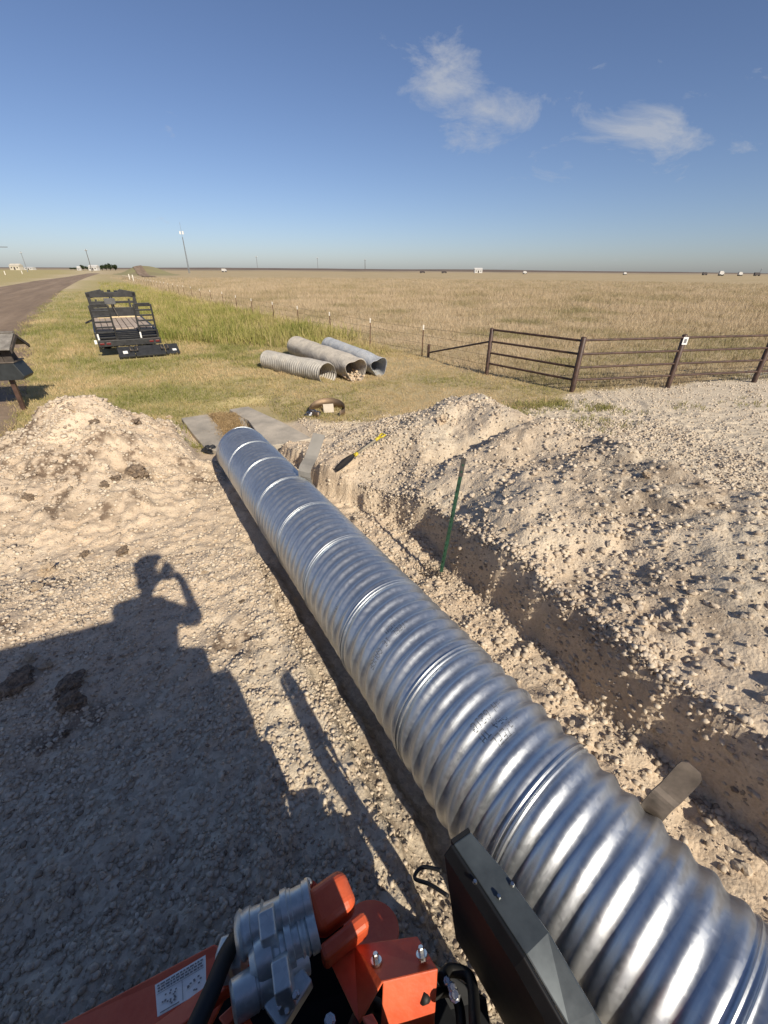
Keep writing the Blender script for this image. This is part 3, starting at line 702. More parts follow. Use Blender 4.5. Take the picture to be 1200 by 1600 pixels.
# dot-matrix ink printing
FONT = {'A':'01110 10001 10001 11111 10001 10001 10001','B':'11110 10001 11110 10001 10001 10001 11110','C':'01110 10001 10000 10000 10000 10001 01110','D':'11110 10001 10001 10001 10001 10001 11110','E':'11111 10000 11110 10000 10000 10000 11111','G':'01110 10001 10000 10111 10001 10001 01110','H':'10001 10001 11111 10001 10001 10001 10001','I':'01110 00100 00100 00100 00100 00100 01110','L':'10000 10000 10000 10000 10000 10000 11111','M':'10001 11011 10101 10101 10001 10001 10001','N':'10001 11001 10101 10011 10001 10001 10001','O':'01110 10001 10001 10001 10001 10001 01110','P':'11110 10001 10001 11110 10000 10000 10000','R':'11110 10001 10001 11110 10100 10010 10001','S':'01111 10000 10000 01110 00001 00001 11110','T':'11111 00100 00100 00100 00100 00100 00100','U':'10001 10001 10001 10001 10001 10001 01110','W':'10001 10001 10001 10101 10101 11011 10001','V':'10001 10001 10001 10001 10001 01010 00100','0':'01110 10001 10011 10101 11001 10001 01110','1':'00100 01100 00100 00100 00100 00100 01110','2':'01110 10001 00001 00110 01000 10000 11111','4':'00010 00110 01010 10010 11111 00010 00010','5':'11111 10000 11110 00001 00001 10001 01110','6':'01110 10000 10000 11110 10001 10001 01110','9':'01110 10001 10001 01111 00001 00001 01110','.':'00000 00000 00000 00000 00000 01100 01100','-':'00000 00000 00000 11111 00000 00000 00000',' ':'00000 00000 00000 00000 00000 00000 00000'}
ink = mat('black_ink', (.075, .08, .09), .6, var=.2)
def dot_text(lines, t_top, th0, ch, gap):
    """lines run round the pipe from th0 (right side) downwards to the left; glyph tops point to the near end"""
    m_ = MB(); d = ch/7.0
    for li, tx in enumerate(lines):
        for ci, c in enumerate(tx):
            rows = FONT[c].split()
            for r_, row in enumerate(rows):
                for k, bit in enumerate(row):
                    if bit == '1' and random.random() < .93:
                        t_ = t_top + li*gap + r_*d; th = th0 - ((ci*6+k)*d*.78)/PR + random.uniform(-.0006, .0006)
                        s = d*.36; q = []
                        for a, b_ in ((-s, -s), (s, -s), (s, s), (-s, s)): q.append(pipe_pt(t_+a+HLX*th/(2*math.pi), th+b_*.85/PR, .0016))
                        m_.add(q, [(0, 1, 2, 3)])
    return m_
for (t_top, th0, ls, ch) in [(1.22, .78, ['ASTM A929 STEEL', '16 GAUGE .064 TH', 'MADE IN USA G210'], .040), (1.98, .22, ['.064 STEEL 16 GAUGE', 'MADE IN USA'], .036), (3.42, .60, ['16 GAUGE MADE IN USA'], .034), (3.98, .62, ['ASTM A929 MADE IN USA'], .034), (4.70, -.50, ['USA'], .05), (2.48, -.95, ['R.'], .04)]:
    o = dot_text(ls, t_top, th0, ch, .052).build('printed_lettering', ink, root, True); o['kind'] = 'stuff'
lg = MB()                                                        # round emblem before the second line of print
for k in range(40):
    a = 2*math.pi*k/40
    for rr_ in (.038, .030):
        if rr_ == .030 and k % 5 in (0, 1): continue
        t_ = 2.02+rr_*math.cos(a); th = .38+rr_*math.sin(a)*1.3/PR; s = .0028
        lg.add([pipe_pt(t_+p+HLX*th/(2*math.pi), th+q/PR, .0016) for p, q in ((-s, -s), (s, -s), (s, s), (-s, s))], [(0, 1, 2, 3)])
lg.build('printed_emblem', ink, root, True)

# steel straps (open coupling bands) beside the pipe
strap_m = mat('band_steel', (.12, .10, .085), .6, .35, var=.3, scale=9, col2=(.20, .165, .135))
def strap(pts, width, wdir, name, label, m=strap_m, cat='strap', rounded=True, thk=.004):
    pts = [Vector(p) for p in pts]; wv = Vector(wdir).normalized(); v = []; n = len(pts)
    fine = []
    for i in range(n-1):
        p0, p1, p2, p3 = pts[max(i-1, 0)], pts[i], pts[i+1], pts[min(i+2, n-1)]
        for s in np.linspace(0, 1, 7)[:-1]:
            fine.append(.5*((2*p1)+(p2-p0)*s+(2*p0-5*p1+4*p2-p3)*s*s+(-p0+3*p1-3*p2+p3)*s**3))
    fine.append(pts[-1]); L = len(fine)
    mb = MB(); v = []
    for i, p in enumerate(fine):
        hw = width/2
        rem = (fine[-1]-p).length
        if rounded and rem < width*.35: hw = width*.5*(.55+.45*math.sqrt(max(0, 1-(1-rem/(width*.35))**2)))
        v += [p-wv*hw, p+wv*hw]
    mb.add(v, [(2*i, 2*i+1, 2*i+3, 2*i+2) for i in range(L-1)])
    c = thing(name, label, cat, tuple(fine[0])); o = mb.build('band', m, c, True, False, thick=thk); return c
def at_uw(u, w, z): x, y = xy(u, w); return Vector((x, y, z))
ub = 4.55
strap([at_uw(ub, .22, -.02), at_uw(ub+.02, .42, .06), aty(476, 745, 3.85), aty(487, 712, 3.98), aty(499, 678, 4.10)], .125, tuple(RT*.97-UP*.2), 'steel_strap', 'grey curved steel strap standing up beside the far half of the pipe', rounded=False, m=mat('clean_band', (.25, .235, .21), .55, .35, var=.12, scale=6))
sb = [atd(1000, 1290, 1.62), atd(1022, 1266, 1.58), atd(1050, 1238, 1.53), atd(1085, 1200, 1.47)]
sb = [at_uw(.80, .20, .13), at_uw(.80, .36, .16)] + sb[1:]
strap(sb, .105, tuple(RT*.75-UP*.66), 'steel_strap', 'brown steel strap with rounded end sticking out under the near pipe', strap_m)

# ------------------------------------------------------------------ concrete inlet
conc = mat('old_concrete', (.36, .325, .27), .9, var=.2, scale=2.2, bump=.8, bscale=30, col2=(.55, .48, .385), detail=9.)
dark_conc = mat('channel_concrete', (.30, .28, .25), .95, var=.2, scale=5)
inl = thing('concrete_inlet', 'weathered concrete inlet slab with an open slot behind the pipe end', 'slab', (*xy(8.3, .4), 0))
def slab(poly, z0, z1, name, m):
    mb = MB(); P = [Vector((p.x, p.y, z0)) for p in poly]; mb.prism(P, (0, 0, z1-z0)); return mb.build(name, m, inl, True, bevel=.015)
zc_ = .05
slab([gnd(x, y, zc_) for x, y in [(283, 653), (324, 647), (345, 668), (362, 690), (345, 707), (318, 697), (300, 676)]], -.25, .05, 'slab', conc)
slab([gnd(x, y, zc_) for x, y in [(358, 640), (388, 635), (398, 640), (440, 659), (488, 685), (452, 693), (415, 697), (402, 676), (387, 656), (380, 653)]], -.25, .056, 'slab', conc)
slab([gnd(x, y, zc_) for x, y in [(322, 648), (356, 641), (374, 652), (386, 676), (394, 698), (362, 694), (344, 668)]], -.45, -.02, 'channel_floor', dark_conc)
# slot walls
sw = MB(); a, b_ = gnd(381, 655, .05), gnd(407, 694, .05); c, d = gnd(388, 657, .05), gnd(416, 697, .05)
sw.prism([Vector((p.x, p.y, .046)) for p in (gnd(372, 652, .05), gnd(379, 652, .05), gnd(396, 682, .05), gnd(390, 690, .05))], (0, 0, -.3)); sw.build('slot_wall', conc, inl, True, bevel=.008)
# dead grass heap on the slab
n = 2600; q = RNG.uniform(0, 1, (n, 2)); A_, B_, C_, D_ = [np.array(gnd(*p, .05))[:2] for p in ((330, 645), (366, 646), (386, 682), (358, 692))]
gx = (A_*(1-q[:, :1])+B_*q[:, :1])*(1-q[:, 1:])+(D_*(1-q[:, :1])+C_*q[:, :1])*q[:, 1:]
hay_m = grass_mat('dead_grass', [(0, (.44, .31, .165)), (.5, (.36, .245, .12)), (1, (.52, .39, .22))])
o = blades('dead_grass', hay_m, gx[:, 0]+RNG.normal(0, .03, n), gx[:, 1]+RNG.normal(0, .03, n), np.full(n, .035), RNG.uniform(.02, .05, n), RNG.uniform(0, 1, n), 5, .012, 1.6, 1.2)
tag(o, 'orange brown dead grass matted in the middle of the concrete inlet', 'dead grass', kind='stuff')
hb = MB()
hb.prism([Vector((*p, .0)) for p in (A_, B_, C_, D_)], (0, 0, .042)); ob = hb.build('thatch', mat('thatch', (.34, .235, .12), .95, var=.3, scale=30, bump=.8), inl, True)

# black plastic scrap at the pipe end
def crumple(name, label, cat, c, r, m, flat=.45, seed=1, sub=3):
    bm = bmesh.new(); bmesh.ops.create_icosphere(bm, subdivisions=sub, radius=1); rr = np.random.default_rng(seed)
    for q in bm.verts: k = rr.uniform(.6, 1.25); q.co = Vector((q.co.x*k*r, q.co.y*k*r*.8, max(q.co.z, -.3)*k*r*flat))
    me = bpy.data.meshes.new(name); bm.to_mesh(me); bm.free(); me.materials.append(m); o = bpy.data.objects.new(name, me); COL.objects.link(o); o.location = c; return tag(o, label, cat)
black_pl = mat('black_plastic', (.02, .021, .024), .45, var=.3, scale=20)
p = gnd(328, 697, .07); crumple('plastic_scrap', 'crumpled black plastic scrap against the far end of the pipe', 'scrap', (p.x, p.y, float(height(p.x, p.y))+.03), .13, black_pl, .6, 5)

# coupling band ring in the grass with a pale board inside
p = gnd(512, 652); hz = float(height(p.x, p.y))
rg = thing('coupling_band', 'open rusty steel coupling band ring lying on the grass', 'band', (p.x, p.y, hz))
mb = MB(); v = []
K = 40; R_ = .35
for i in range(K+1):
    a = math.radians(-40+290*i/K); v += [(R_*math.cos(a), R_*math.sin(a), .0+.03*max(0, math.sin(a))), (R_*.99*math.cos(a), R_*.99*math.sin(a), .13+.10*max(0, math.sin(a)))]
mb.add(v, [(2*i, 2*i+1, 2*i+3, 2*i+2) for i in range(K)]); mb.build('band', metal_mat('rusty_band', (.20, .14, .09), (.30, .22, .15), .6, 20, .6), rg, thick=.004, smooth=True)
mb = MB(); mb.box((R_*math.cos(math.radians(-40)), R_*math.sin(math.radians(-40)), .06), (.02, .05, .12)); mb.build('clamp_lug', strap_m, rg, bevel=.003)
white_b = mat('pale_board', (.50, .43, .34), .8, var=.12, scale=8)
mb = MB(); q = gnd(514, 650); mb.box((0, 0, .11), (.20, .02, .17), Matrix.Rotation(.25, 3, 'Z') @ Matrix.Rotation(-.5, 3, 'X')); bd = mb.build('board_scrap', white_b); bd.location = (q.x, q.y, hz-.02); tag(bd, 'pale scrap board leaning inside the rusty ring', 'board')
q = gnd(490, 655); crumple('film_scrap', 'shiny silver and black plastic film by the rusty ring', 'scrap', (q.x, q.y, float(height(q.x, q.y))+.03), .15, metal_mat('foil', (.05, .05, .06), (.75, .75, .78), .35, 14), .55, 9)

# ------------------------------------------------------------------ old pipes on the grass
def old_pipe(a, b_, r, m, label, fill=False, crush=0., seed=0, patch=None):
    """a far end axis point, b_ near (open) end axis point"""
    a = Vector(a); b_ = Vector(b_); D = (b_-a); L = D.length; D.normalize(); W = Vector((-D.y, D.x, 0)).normalized(); Nn = W.cross(D)
    if Nn.z < 0: Nn = -Nn
    nt = int(L/.085*8); na = 40; tt = np.linspace(0, L, nt); th = np.linspace(0, 2*math.pi, na+1)
    T, TH = np.meshgrid(tt, th, indexing='ij'); R_ = r+.014*np.cos(2*np.pi*T/.085+TH)+.012*np.sin(2*TH+seed)
    R_ = R_ + .02*fbm(T*2+seed, TH, .8, 3, seed+5)
    if crush: R_ = R_*(1-crush*np.exp(-((L-T)/.45)**2)*(.5+.5*np.cos(TH-2.3))**1.5 - .12*np.exp(-((L-T)/.3)**2)*np.cos(3*TH+1))
    V = np.array(a)+T[..., None]*np.array(D)+R_[..., None]*(np.cos(TH)[..., None]*np.array(W)+np.sin(TH)[..., None]*np.array(Nn))
    base = Vector(((a+b_)/2).to_tuple()); base.z = 0
    root = thing('old_culvert_pipe', label, 'pipe', tuple(base), group='old culvert pipes laid out on the grass')
    idx = np.arange(nt*(na+1)).reshape(nt, na+1); F_ = np.stack([idx[:-1, :-1], idx[1:, :-1], idx[1:, 1:], idx[:-1, 1:]], -1).reshape(-1, 4)
    o = np_mesh('pipe_shell', V.reshape(-1, 3)-np.array(base), F_, m, smooth=True); o.parent = root
    mb = MB(); mb.tube([Vector(V[-1, k]) for k in range(na+1)], .006, 5, False); mb.build('rim', m, root, True, True)
    mb = MB(); mb.tube([Vector(V[0, k]) for k in range(na+1)], .006, 5, False); mb.build('rim', m, root, True, True)
    if fill:
        gx, gy, gr = [], [], []; mb = MB()
        for k in range(90):
            s = RNG.uniform(0, .7)**1.2; lx = RNG.uniform(-.8, .8)*r; hz_ = -r*math.sqrt(1-(lx/r)**2)+RNG.uniform(.02, .28)*r*(.5+s)
            c = b_-D*s+W*lx+Nn*hz_; q = RNG.uniform(.02, .05); v, f = SV[k % 10]; mb.add([Vector(p)*q+c for p in v], [tuple(g) for g in f])
        o = mb.build('dirt_fill', lump_m, root, True); o['kind'] = 'stuff'
    return root
def dull(name, c, c2, sc=4., dirt=(.45, .38, .29)):
    m, t, b = nodes_of(name); tcn = N(t, 'ShaderNodeTexCoord'); v = tcn.outputs['Object']
    cc = ramp(t, tnoise(t, v, sc, 6, .7), [(.32, c), (.55, c2), (.7, dirt)])
    cc = mixc_(t, .35, cc, ramp(t, tnoise(t, v, sc*6, 5, .7), [(.3, (.16, .15, .14)), (.7, (.66, .62, .55))]))
    t.links.new(cc, b.inputs['Base Color']); b.inputs['Metallic'].default_value = .35; b.inputs['Roughness'].default_value = .6; return m
p1b = gnd(512, 584, .26); p1a = gnd(419, 563, .26)
old_pipe(p1a, p1b, .27, dull('weathered_zinc', (.34, .32, .29), (.55, .52, .46), 3.), 'weathered old pipe nearest the ring, mud stained, round open end', False, 0, 3)
p2b = gnd(556, 577, .31); p2a = gnd(463, 541, .31)
old_pipe(p2a, p2b, .31, dull('mud_coated_zinc', (.40, .36, .31), (.60, .54, .45), 2., (.56, .47, .36)), 'middle old pipe coated in dried mud and choked with dirt', True, .22, 8)
p3b = gnd(591, 572, .27); p3a = gnd(514, 540, .27)
old_pipe(p3a, p3b, .27, dull('blue_zinc', (.30, .34, .40), (.46, .50, .55), 4., (.50, .48, .43)), 'bluish old pipe with a crushed bent end, farthest of the three', False, .38, 15)

# ------------------------------------------------------------------ T-post in the trench bank, wire coil, shovel
tp_m = mat('green_paint', (.008, .045, .022), .6, var=.35, scale=12, col2=(.014, .07, .036)); tp_d = mat('dark_steel', (.05, .045, .04), .6, var=.3)
def tpost(base, top, m, label, group=None, tip=None, cat='post', studs=True, wd=.035, plate=True):
    base = Vector(base); top = Vector(top); d = (top-base).normalized(); sd = d.cross(Vector((0, 1, 0))).normalized(); fr = sd.cross(d).normalized()
    r = thing('fence_post', label, cat, tuple(base), group=group); mb = MB(); L = (top-base).length
    Rm = Matrix((sd, fr, d)).transposed(); c = (base+top)/2
    mb.box(c, (wd, .005, L), Rm); mb.box(c+fr*(.014), (.006, .028, L), Rm)
    mb.build('shaft', m, r, True)
    if studs:
        mb = MB()
        for k in range(int(L/.055)): mb.box(base+d*(.05+k*.055)-fr*.005, (.012, .01, .016), Rm)
        o = mb.build('studs', m, r, True); o['kind'] = 'stuff'
    if tip is not None:
        mb = MB(); mb.box(top-d*.075-fr*.001, (wd+.004, .010, .15), Rm); mb.box(top-d*.075+fr*.0175, (.010, .029, .15), Rm); mb.build('painted_tip', tip, r, True)
    return r
pb = aty(690, 885, 2.92); pt = aty(725, 716, 3.02)
tpost(pb-Vector((0, 0, .06)), pt, tp_m, 'dark green steel fence post leaning in the bank above the wire coil', tip=tp_d, wd=.03)
wire_m = mat('rusty_wire', (.10, .075, .055), .6, .3, var=.3)
c0 = gnd(655, 893, .06); c1 = gnd(697, 913, .06); mb = MB(); pts = []
for k in range(150):
    s = k/149; a = 2*math.pi*9*s; p = c0.lerp(c1, s); rr_ = .055*(1+.25*math.sin(7*s)); pts.append((p.x+rr_*math.cos(a)*.75, p.y+rr_*math.sin(a), float(height(p.x, p.y))+.03+.03*math.sin(a*.5+1)*.6+.02*math.cos(a)))
pts += [(c1.x+.04, c1.y-.02, pts[-1][2]+.05), (c1.x+.12, c1.y+.10, pts[-1][2]+.12)]
mb.tube(pts, .0028, 5); o = mb.build('wire_coil', wire_m); tag(o, 'tangled coil of rusty wire at the foot of the green post', 'wire')
# shovel lying on the bank
def on_ground(px_, py_, dz=0.):
    d = ray(px_, py_); tt = .5
    while tt < 40:
        p = CAM+d*tt
        if p.z < float(height(p.x, p.y)): break
        tt += .01
    return Vector((p.x, p.y, p.z+dz))
ga, gb = on_ground(601, 689, .10), on_ground(556, 722, .10); gc = on_ground(528, 741, .05)
sh = thing('shovel', 'shovel with yellow grip lying head down on the right bank', 'shovel', tuple(gb))
yel = mat('yellow_plastic', (.55, .43, .03), .45, var=.1); shaft_m = mat('worn_shaft', (.30, .26, .19), .7, var=.2)
gd = (gb-ga).normalized()
mb = MB(); mb.tube([ga+gd*.10, gb], .017, 10); mb.build('shaft', shaft_m, sh, True, True)
mb = MB(); sdv = gd.cross(Vector((0, 0, 1))).normalized()
mb.tube([ga+gd*.16, ga+gd*.10, ga+gd*.06+sdv*.03, ga+gd*.02+sdv*.035, ga+gd*.02-sdv*.035, ga+gd*.06-sdv*.03, ga+gd*.10], .012, 8); mb.tube([ga+gd*.10, ga+gd*.16], .021, 10); mb.build('grip', yel, sh, True, True)
mb = MB(); mb.tube([gb-gd*.03, gb+gd*.02], .023, 10); mb.build('collar', yel, sh, True, True)
mb = MB(); hd = (gc-gb).normalized(); v = []; L = (gc-gb).length*1.05
for i in range(7):
    s = i/6; wdt = .012+.055*min(1, s*3.2)*(1 if s < .75 else 1-(s-.75)*1.3); c = gb+hd*L*s
    for k in range(5): q = -1+k/2; v.append(c+sdv*wdt*q+Vector((0, 0, .02*(1-q*q)*-1+.02)))
mb.add(v, [(i*5+k, i*5+k+1, i*5+k+6, i*5+k+5) for i in range(6) for k in range(4)]); mb.build('blade', mat('black_steel', (.07, .06, .052), .5, .4, var=.3), sh, True, True, thick=.004)

# ------------------------------------------------------------------ wire fence
post_m = mat('post_rust', (.13, .075, .045), .8, var=.35, scale=10); white_tip = mat('post_white', (.70, .66, .58), .7, var=.1)
fp = [FE0+FEDIR*0]
pxs = [(659, 557), (578, 540), (517, 524), (467, 511), (429, 501), (395, 492), (371, 485), (350, 479), (331, 474), (315, 469), (301, 465.5), (289, 462.5)]
fposts = [gnd(*q) for q in pxs]
s_ = 3.3; last = fposts[-1]; nd = (fposts[-1]-fposts[2]).normalized()
for k in range(26): fposts.append(last+nd*(k+1)*3.6)
words = ['nearest', 'second', 'third', 'fourth', 'fifth', 'sixth', 'seventh', 'eighth', 'ninth', 'tenth', 'eleventh', 'twelfth']
wt = []
for k, p in enumerate(fposts):
    h = .98+random.uniform(-.05, .05); ln = Vector((random.uniform(-.03, .03), random.uniform(-.03, .03), 0))
    lb = f'thin steel fence post with pale tip, {words[k]} from the pipe fence' if k < 12 else ('small far steel post in the wire fence right of the trailer headboard' if k < 20 else 'tiny far steel post where the wire fence meets the embankment')
    tpost(p-Vector((0, 0, .1)), p+ln+Vector((0, 0, h)), post_m, lb, 'wire fence posts', white_tip, studs=False, wd=.04)
    wt.append([p+ln*(zz/h)+Vector((0, 0, zz)) for zz in (.18, .42, .66, .88)])
wf_ = thing('wire_fence', 'thin barbed wire strands strung along the field edge', 'wire fence', tuple(FE0))
for j in range(4):
    mb = MB(); pts = [GATE[1]+Vector((0, 0, [.25, .5, .75, 1.0][j]))]
    for k in range(len(wt)):
        if k: m_ = (wt[k-1][j]+wt[k][j])/2; m_.z -= .015; pts.append(m_)
        pts.append(wt[k][j])
    mb.tube(pts, .0035, 4); mb.build('wire', wire_m, wf_, True)
# white-topped timber posts further along the fence
for k, (a, b_, hpx) in enumerate([(203, 437, 6), (209, 439.5, 6)]):
    p = gnd(a, b_); mb = MB(); mb.tube([p, p+Vector((0, 0, 1.3))], .12, 8); o = mb.build('corner_post', white_tip); tag(o, ['pale far corner post at the left end of the wire fence', 'pale stout post just right of the far corner post'][k], 'post')

# ------------------------------------------------------------------ brown pipe fence
bp_m = mat('brown_paint', (.055, .030, .021), .5, var=.35, scale=8, col2=(.10, .055, .038))
gf = thing('pipe_fence', 'dark brown welded pipe fence with four rails beside the gravel', 'fence', tuple(GATE[2]))
def capped(mb, a, b_, r, n=12): mb.lathe(a, b_, [(0, r), (.985, r), (.995, r*.8), (1, r*.35)], n)
hts = [.42, 1.20, 1.24, 1.24, 1.24]
g5 = GATE[4]+(GATE[4]-GATE[3])*1.0; gp = GATE+[g5, g5+(GATE[4]-GATE[3])]
hts += [1.24, 1.24]
for k, p in enumerate(gp):
    mb = MB(); r = [.045, .055, .062, .062, .062, .062, .062][k]; z0 = zat(np.array([p.x]), np.array([p.y]))[0]
    capped(mb, Vector((p.x, p.y, z0-.2)), Vector((p.x, p.y, hts[k])), r); mb.build('post', bp_m, gf, True, auto=40)
for k in range(1, len(gp)-1):
    for j in range(4):
        a, b_ = gp[k], gp[k+1]; za = hts[k]*[.965, .72, .48, .25][j]; zb = hts[k+1]*[.93, .70, .46, .23][j]
        if k >= 2: za = hts[k]*[.94, .70, .46, .23][j]; zb = hts[k+1]*[.94, .70, .46, .23][j]
        mb = MB(); mb.tube([(a.x, a.y, za), (b_.x, b_.y, zb)], .026, 10); mb.build('rail', bp_m, gf, True, auto=40)
mb = MB(); mb.tube([(gp[0].x, gp[0].y, .16), (gp[1].x, gp[1].y, hts[1]*.72)], .026, 10); mb.build('brace', bp_m, gf, True, auto=40)
sgp = gp[3]; sg = thing('fence_sign', 'small white sign fixed to the top of a fence post', 'sign', (sgp.x, sgp.y-.075, 1.10)); 
white_s = mat('white_sheet', (.78, .77, .74), .5, var=.05); grey_s = mat('grey_print', (.16, .16, .17), .6, var=.2)
mb = MB(); mb.box((0, 0, 0), (.12, .006, .17)); mb.build('plate', white_s, sg, bevel=.002); mb = MB(); mb.box((0.0, -.005, 0), (.06, .003, .09)); mb.build('print', grey_s, sg)

# ------------------------------------------------------------------ gooseneck trailer
blk = mat('black_frame_paint', (.012, .012, .013), .45, var=.4, scale=6, col2=(.03, .03, .03)); wood = mat('deck_wood', (.40, .31, .235), .85, var=.25, scale=4, bump=.4, bscale=20, col2=(.55, .45, .36)); rub = mat('tyre_rubber', (.018, .018, .018), .85, var=.3); pale_wood = mat('pale_board_edge', (.62, .49, .30), .8, var=.15)
red_l = mat('lamp_red', (.12, .01, .01), .3, var=.1); plate_w = mat('label_white', (.75, .75, .72), .5, var=.05)
tr = thing('gooseneck_trailer', 'black gooseneck equipment trailer with plank deck and upright ramps', 'trailer', tuple(TRL), TRA)
TW = .86; DZ = .70; D0, D1 = .55, 5.7
def bx(name, m, c, s, par=tr, bev=.008, R=None): mb = MB(); mb.box(c, s, R); return mb.build(name, m, par, bevel=bev)
for sx in (-1, 1):
    bx('side_rail', blk, (sx*(TW+.04), (D0+D1)/2+.2, DZ-.10), (.08, D1-D0+.5, .22))
    for yy in (2.1, 3.0):
        wh = thing('wheel', '', '', (sx*(TW-.18), yy, .36)); wh.parent = tr
        for kk in ('label', 'category'):
            if kk in wh: del wh[kk]
        mb = MB(); mb.lathe((-.12, 0, 0), (.12, 0, 0), [(0, .30), (.12, .355), (.5, .365), (.88, .355), (1, .30)], 24); mb.build('tyre', rub, wh, auto=40)
        mb = MB(); mb.lathe((-.125, 0, 0), (.125, 0, 0), [(0, .19), (.5, .21), (1, .19)], 18); mb.build('rim', white_s, wh, auto=40)
    mb = MB(); mb.bar((sx*(TW-.15), 1.55, DZ-.02), (sx*(TW-.15), 3.55, DZ-.02), .34, .03); 
    mb.build('wheel_cover', blk, tr)
npl = 9
for k in range(npl):
    wdt = 2*TW/npl; x = -TW+wdt*(k+.5); bx('plank', wood, (x, (D0+D1)/2+.35, DZ+.0+random.uniform(-.004, .004)), (wdt-.022, D1-D0-.75, .05), bev=.004)
for k in range(6): bx('cross_member', blk, (0, .95+k*.8, DZ-.085), (2*TW-.02, .07, .10), bev=0)
# dovetail plate, rear bumper and flip-over centre board lying behind
mb = MB(); mb.prism([(-TW, D0+.36, DZ+.02), (TW, D0+.36, DZ+.02), (TW, .0, .50), (-TW, 0, .50)], (0, 0, -.04)); mb.build('dovetail', blk, tr)
for k in range(5): mb = MB(); yy = .05+k*.16; mb.bar((-TW, yy, .545+yy*.24), (TW, yy, .545+yy*.24), .04, .03); mb.build('dovetail_cleat', blk, tr)
bx('rear_bumper', blk, (0, -.03, .42), (2*TW+.1, .08, .18))
for sx in (-1, 1):
    for q in (0, 1): bx('tail_lamp', red_l, (sx*(.62+.18*q), -.075, .42), (.12, .02, .06), bev=.004)
bx('corner_marker', plate_w, (-TW-.10, -.05, .48), (.07, .03, .12)); 
fl = thing('ramp_flap', '', '', (.42, -.42, .10)); fl.parent = tr
for kk in ('label', 'category'):
    if kk in fl: del fl[kk]
fl.rotation_euler = (math.radians(28), 0, 0)
for (cx_, wd_) in ((-.63, .46), (.06, .88), (.72, .40)): mb = MB(); mb.box((cx_, 0, .10), (wd_, .50, .05)); mb.build('flap_panel', mat('flap_black', (.03, .031, .033), .55, var=.3), fl, bevel=.006)
for cx_ in (-.40, .50):
    mb = MB(); mb.tube([(cx_-.10, .25, .12), (cx_-.10, -.1, .22), (cx_+.10, -.1, .22), (cx_+.10, .25, .12)], .022, 8); mb.build('flap_hinge', strap_m, fl, smooth=True)
mb = MB(); mb.box((-.66, -.05, .129), (.13, .14, .004)); mb.build('decal', plate_w, fl); mb = MB(); mb.box((.78, -.08, .129), (.12, .10, .004)); mb.build('decal', plate_w, fl)
# ramps standing up
for sx in (-1, 1):
    rp = thing('ramp', '', '', (sx*.60, .05, .46)); rp.parent = tr
    for kk in ('label', 'category'):
        if kk in rp: del rp[kk]
    rp.rotation_euler = (math.radians(4), 0, 0); RH = 1.06
    for q in (-1, 1): mb = MB(); mb.box((q*.25, 0, RH/2), (.05, .075, RH)); mb.build('ramp_stringer', blk, rp, bevel=.006)
    for k in range(7): mb = MB(); mb.box((0, -.01, .12+k*.155), (.46, .05, .045 if k < 6 else .10)); mb.build('ramp_rung', blk, rp, bevel=.004)
    mb = MB(); mb.box((0, -.03, .03), (.58, .09, .05)); mb.build('ramp_foot', strap_m, rp, bevel=.006)
    mb = MB(); mb.box((-sx*.0-.25, -.042, .16), (.045, .004, .18)); mb.build('reflector', plate_w, rp)
# headboard and gooseneck
HY = D1+.1
for sx in (-1, 1): mb = MB(); mb.box((sx*(TW-.04), HY, DZ+.45), (.12, .12, .96)); mb.build('neck_upright', blk, tr, bevel=.01)
bx('headboard_panel', blk, (0, HY, DZ+.20), (2*TW, .08, .36)); bx('headboard_rail', blk, (0, HY+.02, DZ+.58), (2*TW-.1, .07, .09))
mb = MB(); zt = DZ+.93
mb.prism([(-TW-.04, HY-.06, zt-.16), (TW+.04, HY-.06, zt-.16), (TW+.04, HY-.06, zt+.02), (.35, HY-.06, zt+.13), (.22, HY-.06, zt+.03), (-.22, HY-.06, zt+.03), (-.35, HY-.06, zt+.13), (-TW-.04, HY-.06, zt+.02)], (0, .14, 0)); mb.build('top_beam', blk, tr, bevel=.008)
for sx in (-1, 1): mb = MB(); mb.bar((sx*(TW-.1), HY, zt-.1), (sx*.25, HY+1.7, zt-.05), .12, .16); mb.build('neck_beam', blk, tr)
mb = MB(); mb.tube([(0, HY+1.65, zt+.05), (0, HY+1.65, .75)], .065, 12); mb.build('coupler_post', blk, tr, smooth=True)
bx('winch', mat('winch_grey', (.10, .10, .10), .5, .4), (-.12, HY-.12, DZ+.62), (.40, .22, .22))
mb = MB(); mb.tube([(-.1, HY-.2, DZ+.6), (-.02, HY-.35, DZ+.3), (.05, HY-.5, DZ+.06)], .012, 6); mb.build('winch_strap', strap_m, tr, smooth=True)
for sx in (-.6, .6): mb = MB(); mb.box((sx, HY, DZ+.45), (.07, .07, .5)); mb.build('headboard_post', blk, tr)
bx('loose_board', pale_wood, (.05, HY-.42, DZ+.05), (1.55, .10, .05), R=Matrix.Rotation(-.03, 3, 'Z'))
mb = MB(); mb.tube([(-TW-.06, 3.5, DZ+.1), (-TW-.28, 3.55, DZ+.02), (-TW-.28, 3.9, DZ+.02), (-TW-.06, 3.95, DZ+.1)], .02, 8); mb.build('spare_bracket', blk, tr, smooth=True)

